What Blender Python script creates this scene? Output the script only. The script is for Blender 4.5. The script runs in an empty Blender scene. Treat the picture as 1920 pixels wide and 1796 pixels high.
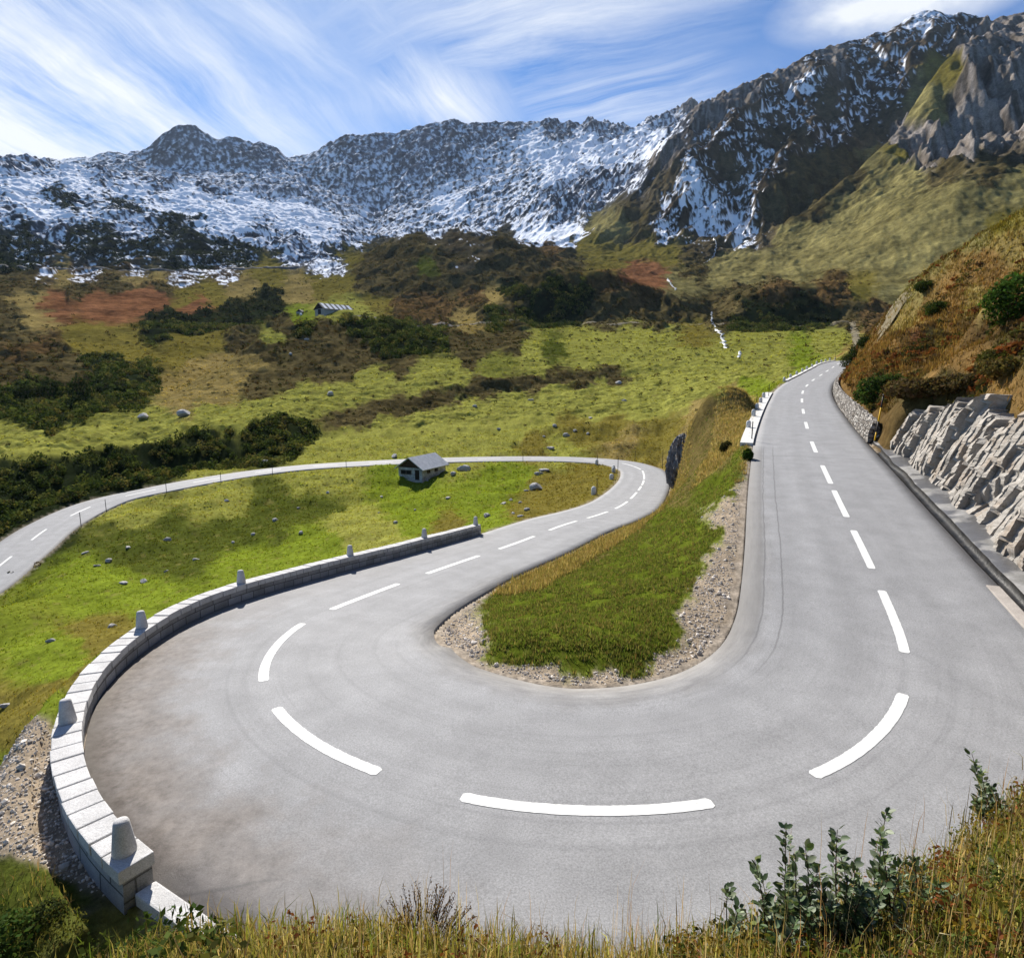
import bpy, bmesh, math, random
import numpy as np
from mathutils import Vector, Matrix
random.seed(7); RNG = np.random.default_rng(7)
C = bpy.context.scene.collection
R = math.radians
# ------------------------------------------------------------------ camera model (metres, camera above the origin looking along +Y)
F, HY, H = 1150.0, 705.0, 6.6            # focal length in photo pixels, horizon row, eye height above the hairpin
PIT = math.atan((898 - HY) / F); CP, SP = math.cos(PIT), math.sin(PIT)
def ray(px, py):
    x = (px - 960) / F; u = (898 - py) / F
    return x, CP + u * SP, u * CP - SP
def Pz(px, py, z):
    x, Y, Z = ray(px, py); t = (z - H) / Z
    return np.array([x * t, Y * t, z])
def PY(px, py, D):
    x, Y, Z = ray(px, py); t = D / Y
    return np.array([x * t, D, H + Z * t])
def project(x, y, z):
    f = y * CP - (z - H) * SP; u = y * SP + (z - H) * CP
    f = np.maximum(f, 1e-3)
    return 960 + x / f * F, 898 - u / f * F
# ------------------------------------------------------------------ noise
GCOS = np.cos(np.arange(256) * math.pi / 128).astype(np.float32); GSIN = np.sin(np.arange(256) * math.pi / 128).astype(np.float32)
def pn(x, y, seed=0):
    x = np.asarray(x, np.float32); y = np.asarray(y, np.float32)
    fx = np.floor(x); fy = np.floor(y); xf = x - fx; yf = y - fy
    xi = fx.astype(np.int32).astype(np.uint32) * np.uint32(1619) + np.uint32(seed * 6971); yi = fy.astype(np.int32).astype(np.uint32) * np.uint32(31337)
    def g(a, b, dx, dy):
        h = a + b
        h = (h ^ (h >> np.uint32(13))) * np.uint32(0x5bd1e995); h = (h ^ (h >> np.uint32(15))) * np.uint32(0x2c1b3c6d)
        i = h >> np.uint32(24)
        return GCOS[i] * dx + GSIN[i] * dy
    A, B = np.uint32(1619), np.uint32(31337)
    u = xf * xf * xf * (xf * (xf * 6 - 15) + 10); v = yf * yf * yf * (yf * (yf * 6 - 15) + 10)
    n0 = g(xi, yi, xf, yf); n0 = n0 + u * (g(xi + A, yi, xf - 1, yf) - n0)
    n1 = g(xi, yi + B, xf, yf - 1); n1 = n1 + u * (g(xi + A, yi + B, xf - 1, yf - 1) - n1)
    return (n0 + v * (n1 - n0)) * np.float32(1.5)
def fbm(x, y, o=4, seed=0, gain=.5):
    a, t, s = 1.0, 0, 0
    for k in range(o):
        t = t + a * pn(x, y, seed + k * 17); s += a
        x = x * 2.03 + 5.3; y = y * 2.03 - 3.1; a *= gain
    return t / s * 1.4
def ridged(x, y, o=5, seed=0, gain=.5):
    a, t, s = 1.0, 0, 0
    for k in range(o):
        n = 1 - np.abs(pn(x, y, seed + k * 13)); t = t + a * n * n; s += a
        x = x * 2.07 + 1.7; y = y * 2.07 + 9.2; a *= gain
    return t / s
def sstep(a, b, x):
    t = np.clip((x - a) / (b - a), 0, 1)
    return t * t * (3 - 2 * t)
# ------------------------------------------------------------------ object helpers
def tag(o, label=None, cat=None, group=None, kind=None):
    if label: o['label'] = label
    if cat: o['category'] = cat
    if group: o['group'] = group
    if kind: o['kind'] = kind
    return o
def link(name, me, mat, parent=None, loc=None):
    o = bpy.data.objects.new(name, me); C.objects.link(o)
    if mat and not me.materials: me.materials.append(mat)
    if parent: o.parent = parent
    if loc is not None: o.location = loc
    return o
def empty(name, loc, rz=0):
    o = bpy.data.objects.new(name, None); C.objects.link(o); o.location = loc; o.rotation_euler = (0, 0, rz)
    o.empty_display_size = .2
    return o
def npmesh(name, V, Fc, n, col=None, smooth=True, uv=None, extra=None):
    """V (N,3); Fc (M,n) faces; col (N,3) per-vertex colour; extra {name:(N,)}"""
    V = np.ascontiguousarray(V, np.float32); Fc = np.ascontiguousarray(Fc, np.int32)
    me = bpy.data.meshes.new(name)
    me.vertices.add(len(V)); me.vertices.foreach_set('co', V.ravel())
    m = len(Fc); me.loops.add(m * n); me.loops.foreach_set('vertex_index', Fc.ravel())
    me.polygons.add(m); me.polygons.foreach_set('loop_start', np.arange(0, m * n, n, dtype=np.int32))
    me.update(calc_edges=True)
    me.polygons.foreach_set('use_smooth', np.full(m, smooth, bool))
    if col is not None:
        a = me.color_attributes.new('Col', 'FLOAT_COLOR', 'POINT')
        a.data.foreach_set('color', np.c_[col, np.ones(len(col))].astype(np.float32).ravel())
    if uv is not None:
        l = me.uv_layers.new(name='UVMap'); l.data.foreach_set('uv', np.ascontiguousarray(uv, np.float32)[Fc.ravel()].ravel())
    if extra:
        for k, v in extra.items():
            a = me.attributes.new(k, 'FLOAT', 'POINT'); a.data.foreach_set('value', np.asarray(v, np.float32))
    me.validate(); me.update()
    return me
def gridfaces(nr, nc, wrap=False):
    i = np.arange(nr * nc).reshape(nr, nc)
    return np.c_[i[:-1, :-1].ravel(), i[:-1, 1:].ravel(), i[1:, 1:].ravel(), i[1:, :-1].ravel()]
class MB:
    def __init__(s): s.v = []; s.f = []
    def add(s, vs, fs):
        b = len(s.v); s.v += [tuple(v) for v in vs]; s.f += [tuple(b + i for i in f) for f in fs]
    def box(s, c, d, M=None):
        x, y, z = [k / 2 for k in d]
        vs = [Vector((a * x, b * y, e * z)) for e in (-1, 1) for a, b in ((-1, -1), (1, -1), (1, 1), (-1, 1))]
        vs = [(M @ v if M else v) + Vector(c) for v in vs]
        s.add(vs, [(3, 2, 1, 0), (4, 5, 6, 7), (0, 1, 5, 4), (1, 2, 6, 5), (2, 3, 7, 6), (3, 0, 4, 7)])
    def lathe(s, prof, n=16, c=(0, 0, 0), cap=True):
        vs = []
        for r, z in prof:
            for k in range(n):
                a = 2 * math.pi * k / n; vs.append((c[0] + r * math.cos(a), c[1] + r * math.sin(a), c[2] + z))
        fs = [(i * n + k, i * n + (k + 1) % n, (i + 1) * n + (k + 1) % n, (i + 1) * n + k) for i in range(len(prof) - 1) for k in range(n)]
        fs += [tuple(range(n))[::-1], tuple(range((len(prof) - 1) * n, len(prof) * n))]
        s.add(vs, fs)
    def tube(s, pts, rad, n=6):
        vs, fs = [], []
        for i, p in enumerate(pts):
            p = Vector(p); q = Vector(pts[min(i + 1, len(pts) - 1)]); o = Vector(pts[max(i - 1, 0)])
            t = (q - o).normalized(); a = t.orthogonal().normalized(); b = t.cross(a)
            r = rad[i] if hasattr(rad, '__len__') else rad
            vs += [p + a * r * math.cos(6.2832 * k / n) + b * r * math.sin(6.2832 * k / n) for k in range(n)]
        for i in range(len(pts) - 1):
            fs += [(i * n + k, i * n + (k + 1) % n, (i + 1) * n + (k + 1) % n, (i + 1) * n + k) for k in range(n)]
        fs.append(tuple(range((len(pts) - 1) * n, len(pts) * n)))
        s.add(vs, fs)
    def build(s, name, mat, parent=None, bevel=0, smooth=False, loc=None):
        me = bpy.data.meshes.new(name); me.from_pydata(s.v, [], s.f)
        bm = bmesh.new(); bm.from_mesh(me)
        bmesh.ops.recalc_face_normals(bm, faces=bm.faces)
        if bevel:
            bmesh.ops.bevel(bm, geom=[e for e in bm.edges if e.is_manifold and e.calc_face_angle(0) > .5], offset=bevel, segments=2, affect='EDGES', profile=.6)
        for f in bm.faces: f.smooth = smooth
        bm.to_mesh(me); bm.free()
        return link(name, me, mat, parent, loc)
# ------------------------------------------------------------------ materials
class NT:
    def __init__(s, name):
        s.m = bpy.data.materials.new(name); s.m.use_nodes = True; s.t = s.m.node_tree; s.n = s.t.nodes; s.l = s.t.links
        s.b = s.n['Principled BSDF']; s.out = s.n['Material Output']
        s.b.inputs['Specular IOR Level'].default_value = .12
    def new(s, ty, **k):
        n = s.n.new(ty)
        for a, v in k.items(): setattr(n, a, v)
        return n
    def set(s, n, i, v):
        if isinstance(v, bpy.types.NodeSocket): s.l.new(v, n.inputs[i])
        elif v is not None: n.inputs[i].default_value = v
    def coord(s, w='Object'): return s.new('ShaderNodeTexCoord').outputs[w]
    def mapping(s, v, scale=(1, 1, 1), rot=(0, 0, 0), loc=(0, 0, 0)):
        n = s.new('ShaderNodeMapping'); s.l.new(v, n.inputs[0])
        n.inputs['Scale'].default_value = scale; n.inputs['Rotation'].default_value = rot; n.inputs['Location'].default_value = loc
        return n.outputs[0]
    def noise(s, v, sc, det=4, rough=.55, dist=0):
        n = s.new('ShaderNodeTexNoise'); s.l.new(v, n.inputs['Vector'])
        n.inputs['Scale'].default_value = sc; n.inputs['Detail'].default_value = det; n.inputs['Roughness'].default_value = rough; n.inputs['Distortion'].default_value = dist
        return n.outputs['Fac']
    def vor(s, v, sc, feature='F1', out='Distance', rnd=1):
        n = s.new('ShaderNodeTexVoronoi', feature=feature); s.l.new(v, n.inputs['Vector']); n.inputs['Scale'].default_value = sc; n.inputs['Randomness'].default_value = rnd
        return n.outputs[out]
    def ramp(s, f, stops):
        n = s.new('ShaderNodeValToRGB'); s.l.new(f, n.inputs[0]); e = n.color_ramp.elements
        while len(e) < len(stops): e.new(.5)
        for q, (p, c) in zip(e, stops): q.position = p; q.color = (c, c, c, 1) if not hasattr(c, '__len__') else (*c, 1)
        return n.outputs[0]
    def mix(s, f, a, b, mode='MIX'):
        n = s.new('ShaderNodeMix', data_type='RGBA', blend_type=mode)
        s.set(n, 0, f)
        for i, v in ((6, a), (7, b)):
            if not isinstance(v, bpy.types.NodeSocket): v = (v, v, v, 1) if not hasattr(v, '__len__') else (*v, 1)
            s.set(n, i, v)
        return n.outputs[2]
    def math(s, op, a, b=None, c=None):
        n = s.new('ShaderNodeMath', operation=op); s.set(n, 0, a); s.set(n, 1, b)
        if c is not None: s.set(n, 2, c)
        return n.outputs[0]
    def attr(s, name, out='Fac'): return s.new('ShaderNodeAttribute', attribute_name=name).outputs[out]
    def bump(s, h, st, dist, nrm=None):
        n = s.new('ShaderNodeBump'); s.l.new(h, n.inputs['Height']); n.inputs['Strength'].default_value = st; n.inputs['Distance'].default_value = dist
        if nrm: s.l.new(nrm, n.inputs['Normal'])
        return n.outputs[0]
    def fin(s, col=None, rough=.9, nrm=None):
        if col is not None: s.set(s.b, 'Base Color', col if isinstance(col, bpy.types.NodeSocket) else (*col, 1))
        s.set(s.b, 'Roughness', rough)
        if nrm: s.l.new(nrm, s.b.inputs['Normal'])
        return s.m
def simple(name, col, rough=.8, var=.3, sc=4, bump=.3, dist=.01, metal=0):
    t = NT(name); o = t.coord()
    n = t.noise(o, sc, 6, .6)
    c = t.mix(1, col, t.ramp(n, [(.25, 1 - var), (.75, 1 + var)]), 'MULTIPLY')
    t.b.inputs['Metallic'].default_value = metal
    return t.fin(c, rough, t.bump(t.noise(o, sc * 5, 5), bump, dist))
def leafmat(name, trans=.45, attr=True, col=(.05, .08, .02), rough=.55, spec=0):
    t = NT(name)
    c = t.attr('Col', 'Color') if attr else None
    if c is None:
        c = t.mix(1, col, t.ramp(t.noise(t.coord(), 6, 4), [(.3, .6), (.7, 1.4)]), 'MULTIPLY')
    t.b.inputs['Specular IOR Level'].default_value = spec
    t.fin(c, rough)
    tr = t.new('ShaderNodeBsdfTranslucent'); t.l.new(t.mix(1, c, (1.15, 1.1, .6), 'MULTIPLY'), tr.inputs[0])
    mx = t.new('ShaderNodeMixShader'); mx.inputs[0].default_value = trans
    t.l.new(t.b.outputs[0], mx.inputs[1]); t.l.new(tr.outputs[0], mx.inputs[2]); t.l.new(mx.outputs[0], t.out.inputs[0])
    return t.m
def terrain_mat(name, s1, s2, bd, bs):
    t = NT(name); o = t.coord(); c = t.attr('Col', 'Color')
    n1 = t.noise(o, s1, 5, .65); n2 = t.noise(o, s2, 5, .65)
    f = t.math('MULTIPLY', t.ramp(n1, [(.25, .6), (.75, 1.4)]), t.ramp(n2, [(.25, .62), (.75, 1.38)]))
    sn = t.attr('snow')
    f = t.mix(sn, f, 1.0)
    c = t.mix(1, c, f, 'MULTIPLY')
    h = t.math('ADD', n1, t.math('MULTIPLY', n2, .5))
    t.b.inputs['Specular IOR Level'].default_value = 0
    return t.fin(c, .95, t.bump(h, bs, bd))
# ------------------------------------------------------------------ road alignment (centre line found from the centre dashes)
ST = [(1572, 682.5, 'Y', 123), (1562, 689, 'Y', 115), (1551, 696, 'Y', 107), (1539, 704, 'Y', 99), (1525, 713, 'Y', 90), (1513, 723.5, 'Y', 81), (1505, 736, 'Y', 72), (1503.6, 752, 'Y', 64), (1506, 772, 'Y', 55), (1512, 799, 'Y', 46),
      (1525, 838, 'z', 2.35), (1549, 890, 'z', 1.8), (1575, 946, 'z', 1.35), (1618, 1034, 'z', .85), (1655, 1115, 'z', .5), (1697, 1225, 'z', .2), (1695, 1310, 'z', .08), (1640, 1390, 'z', .02), (1540, 1455, 'z', 0), (1335, 1513, 'z', 0), (1100, 1527, 'z', 0), (880, 1505, 'z', -.02), (715, 1455, 'z', -.06), (600, 1405, 'z', -.12), (515, 1330, 'z', -.25), (493, 1255, 'z', -.45), (560, 1175, 'z', -.75), (685, 1120, 'z', -1.15), (850, 1060, 'z', -1.75), (967, 1020, 'z', -2.3), (1058, 985, 'z', -2.95), (1120, 967, 'z', -3.6), (1163, 950, 'z', -4.3), (1190, 928, 'z', -5.2), (1206, 905, 'z', -6), (1207, 890, 'z', -6.4), (1200, 880, 'z', -6.6), (1160, 868, 'z', -6.8), (1090, 862, 'z', -7), (1000, 860, 'z', -7.1), (850, 862, 'z', -7.3), (700, 868, 'z', -7.7), (560, 877, 'z', -8.2), (440, 892, 'z', -8.8), (310, 915, 'z', -9.5), (200, 940, 'z', -10.3), (100, 985, 'z', -11.2), (20, 1045, 'z', -12.1), (-80, 1120, 'z', -13)]
KP = [Pz(a, b, v) if k == 'z' else PY(a, b, v) for a, b, k, v in ST]
KP = [np.array([87, 146, 11.0]), np.array([75.5, 137, 10.05])] + KP + [np.array([-49, 40, -14]), np.array([-50, 20, -15.8])]
KP = np.array(KP)
def catmull(P, step=.5):
    P = np.vstack([2 * P[0] - P[1], P, 2 * P[-1] - P[-2]]); out = []
    for i in range(1, len(P) - 2):
        p0, p1, p2, p3 = P[i - 1:i + 3]
        t0, t1 = 0, np.linalg.norm(p1 - p0) ** .5; t2 = t1 + np.linalg.norm(p2 - p1) ** .5; t3 = t2 + np.linalg.norm(p3 - p2) ** .5
        n = max(2, int(np.linalg.norm(p2 - p1) / step) + 1)
        for t in np.linspace(t1, t2, n, endpoint=False):
            A1 = (t1 - t) / (t1 - t0) * p0 + (t - t0) / (t1 - t0) * p1; A2 = (t2 - t) / (t2 - t1) * p1 + (t - t1) / (t2 - t1) * p2; A3 = (t3 - t) / (t3 - t2) * p2 + (t - t2) / (t3 - t2) * p3
            B1 = (t2 - t) / (t2 - t0) * A1 + (t - t0) / (t2 - t0) * A2; B2 = (t3 - t) / (t3 - t1) * A2 + (t - t1) / (t3 - t1) * A3
            out.append((t2 - t) / (t2 - t1) * B1 + (t - t1) / (t2 - t1) * B2)
    out.append(P[-2]); return np.array(out)
def resample(P, step):
    d = np.r_[0, np.cumsum(np.linalg.norm(np.diff(P[:, :2], axis=0), axis=1))]
    s = np.arange(0, d[-1], step)
    return np.c_[[np.interp(s, d, P[:, k]) for k in range(3)]].T, s
RC, RS = resample(catmull(KP), .4)
for k in range(6): RC[1:-1] = RC[1:-1] * .5 + (RC[:-2] + RC[2:]) * .25
TG = np.gradient(RC[:, :2], axis=0); TG /= np.linalg.norm(TG, axis=1)[:, None]
NI = np.c_[TG[:, 1], -TG[:, 0]]            # towards the inside of the hairpin
def s_at(px, py, off=0):
    q = RC[:, :2] + NI * off; a, b = project(q[:, 0], q[:, 1], RC[:, 2])
    return RS[np.argmin((a - px) ** 2 + (b - py) ** 2)]
def at(s, off, dz=0):
    i = np.interp(s, RS, np.arange(len(RS))); k = min(int(i), len(RS) - 2); t = i - k
    p = RC[k] * (1 - t) + RC[k + 1] * t; n = NI[k] * (1 - t) + NI[k + 1] * t
    return np.array([p[0] + n[0] * off, p[1] + n[1] * off, p[2] + dz])
S_END, S_KERB0, S_KERB1 = s_at(1572, 682), s_at(1505, 736), s_at(1527, 842)
S_ROCK0, S_RL, S_HP0, S_HP1, S_LL, S_BEND, S_LOW = s_at(1527, 845), s_at(1618, 1034), s_at(1697, 1225), s_at(560, 1175), s_at(850, 1060), s_at(1206, 905), s_at(1000, 860)
S_BOT = s_at(1100, 1527)
WI = np.interp(RS, [0, S_KERB0, S_KERB1, S_RL, S_HP0, S_BOT, s_at(600, 1405), s_at(500, 1290), S_HP1, s_at(685, 1120), S_LL, S_LOW, RS[-1]], [3.1, 3.1, 3.4, 3.65, 3.8, 3.8, 4.15, 4.5, 4.1, 3.5, 3.1, 3.05, 3.05])
WO = np.interp(RS, [0, S_KERB1, S_RL, S_HP0, S_BOT, s_at(715, 1455), s_at(600, 1405), s_at(515, 1330), s_at(493, 1255), S_HP1, S_LL, S_LOW, RS[-1]], [2.7, 3.15, 3.1, 3.3, 3.35, 3.18, 3.22, 3.28, 3.36, 3.45, 2.95, 3.1, 3.1])
# ------------------------------------------------------------------ ground heights: nearby (thin plate through surveyed points), far (profiles through the ridges), bank under the camera
CT = []
def pz(L):
    for a, b, z in L: CT.append(Pz(a, b, z))
def py(L):
    for a, b, D in L: CT.append(PY(a, b, D))
M1 = [(-900, 1300, 45), (-300, 1150, 52), (0, 1004, 68), (150, 928, 88), (300, 894, 100), (440, 875, 106), (600, 859, 112), (800, 850, 114), (1000, 846, 114), (1150, 852, 107), (1240, 870, 100), (1300, 800, 112), (1400, 745, 115), (1500, 701, 120), (1560, 678, 138), (1580, 667, 138), (1600, 652, 124), (1640, 618, 112), (1700, 550, 98), (1750, 505, 92), (1850, 445, 85), (1920, 400, 80), (2100, 290, 70), (2400, 170, 60)]
ROADPT = list(range(0, len(RS), 9))
for i in ROADPT:
    for o in (-WO[i] - .2, 0, WI[i] + .2): CT.append(np.r_[RC[i, :2] + NI[i] * o, RC[i, 2] - .03])
HR = lambda s: np.interp(s, [0, S_END, S_KERB0, S_KERB1 - 3, S_KERB1, s_at(1549, 890), s_at(1618, 1034), s_at(1655, 1115), S_HP0, S_HP0 + 4, S_BOT], [.8, .8, 1.2, 1.4, 2.8, 4.0, 6.3, 7.0, 7.0, 5.6, 3.6])
for i in ROADPT:
    s = RS[i]
    if s < S_HP0 + 3:
        h = HR(s); z = RC[i, 2]
        if s < S_KERB1: CT.append(np.r_[RC[i, :2] - NI[i] * (WO[i] + 1.1), z + h])
        else: CT.append(np.r_[RC[i, :2] - NI[i] * (WO[i] + 1.9), z + .1]); CT.append(np.r_[RC[i, :2] - NI[i] * (WO[i] + 3.3), z + h])
        if s > S_KERB0: CT.append(np.r_[RC[i, :2] - NI[i] * (WO[i] + 9), z + h + 4.4])
    w0, w1 = s_at(380, 1690), S_LL + 6
    if s_at(515, 1330) - 6 < s < w1:
        for d, dz in ((1.4, -1.0), (5, -2.6), (10, -4.4)): CT.append(np.r_[RC[i, :2] - NI[i] * (WO[i] + d), RC[i, 2] + dz])
pz([(785, 905, -8.8), (860, 905, -8.6), (1000, 915, -8.0), (900, 960, -7.6), (800, 960, -8.3), (600, 955, -9.3), (600, 905, -8.7), (420, 925, -9.5), (300, 960, -10.0), (210, 985, -10.6), (400, 990, -10.3), (200, 1030, -10.9), (100, 1090, -11.2), (300, 1060, -10.0), (480, 1000, -9.9), (500, 1040, -8.6), (650, 990, -7.9), (800, 985, -6.3), (0, 1200, -9.0), (120, 1200, -7.6), (0, 1350, -6.2), (-200, 1400, -6), (-200, 1200, -10), (-100, 1600, -3.2), (20, 1560, -2.2), (40, 1700, -1.0), (-300, 1750, -2), (150, 1690, -.7)])
py([(1390, 728, 58), (1340, 762, 57), (1300, 790, 58), (1282, 820, 61), (1310, 830, 54), (1350, 820, 50), (1380, 780, 52)])
pz([(1262, 893, -4.2), (1250, 915, -4.6)])
py([(1160, 985, 39), (1350, 900, 36), (1300, 960, 31), (1390, 900, 33), (1250, 940, 44)])
pz([(1200, 1050, -.75), (1100, 1100, -.6), (1100, 1150, -.05), (1200, 1200, .3), (1300, 1150, .25), (1000, 1190, .2), (1300, 1050, .35), (930, 1200, .1)])
for a, b, D in M1: CT.append(PY(a, b, D))
py([(1610, 668, 100), (1640, 665, 82), (1700, 640, 70), (1750, 605, 62), (1850, 560, 50), (1920, 525, 44), (1920, 620, 31), (1850, 650, 34), (1780, 690, 38), (1700, 705, 46)])
CT = np.array(CT)
keep = [0]
for i in range(1, len(CT)):
    if np.min(np.hypot(*(CT[keep, :2] - CT[i, :2]).T)) > .7: keep.append(i)
CT = CT[keep]
def tps_fit(P):
    n = len(P); d = np.hypot(P[:, None, 0] - P[None, :, 0], P[:, None, 1] - P[None, :, 1])
    K = np.where(d > 0, d * d * np.log(np.maximum(d, 1e-9)), 0) + np.eye(n) * .3
    A = np.zeros((n + 3, n + 3)); A[:n, :n] = K; A[:n, n] = 1; A[:n, n + 1:] = P[:, :2]; A[n, :n] = 1; A[n + 1:, :n] = P[:, :2].T
    return np.linalg.solve(A, np.r_[P[:, 2], 0, 0, 0])
TW = tps_fit(CT)
def tps(x, y):
    out = np.empty(len(x)); n = len(CT)
    for i in range(0, len(x), 20000):
        X = x[i:i + 20000].astype(np.float32); Y = y[i:i + 20000].astype(np.float32)
        d2 = (X[:, None] - CT[:, 0].astype(np.float32)) ** 2 + (Y[:, None] - CT[:, 1].astype(np.float32)) ** 2
        out[i:i + 20000] = (.5 * d2 * np.log(np.maximum(d2, 1e-6))).astype(np.float64) @ TW[:n] + TW[n] + TW[n + 1] * X + TW[n + 2] * Y
    return out
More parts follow.
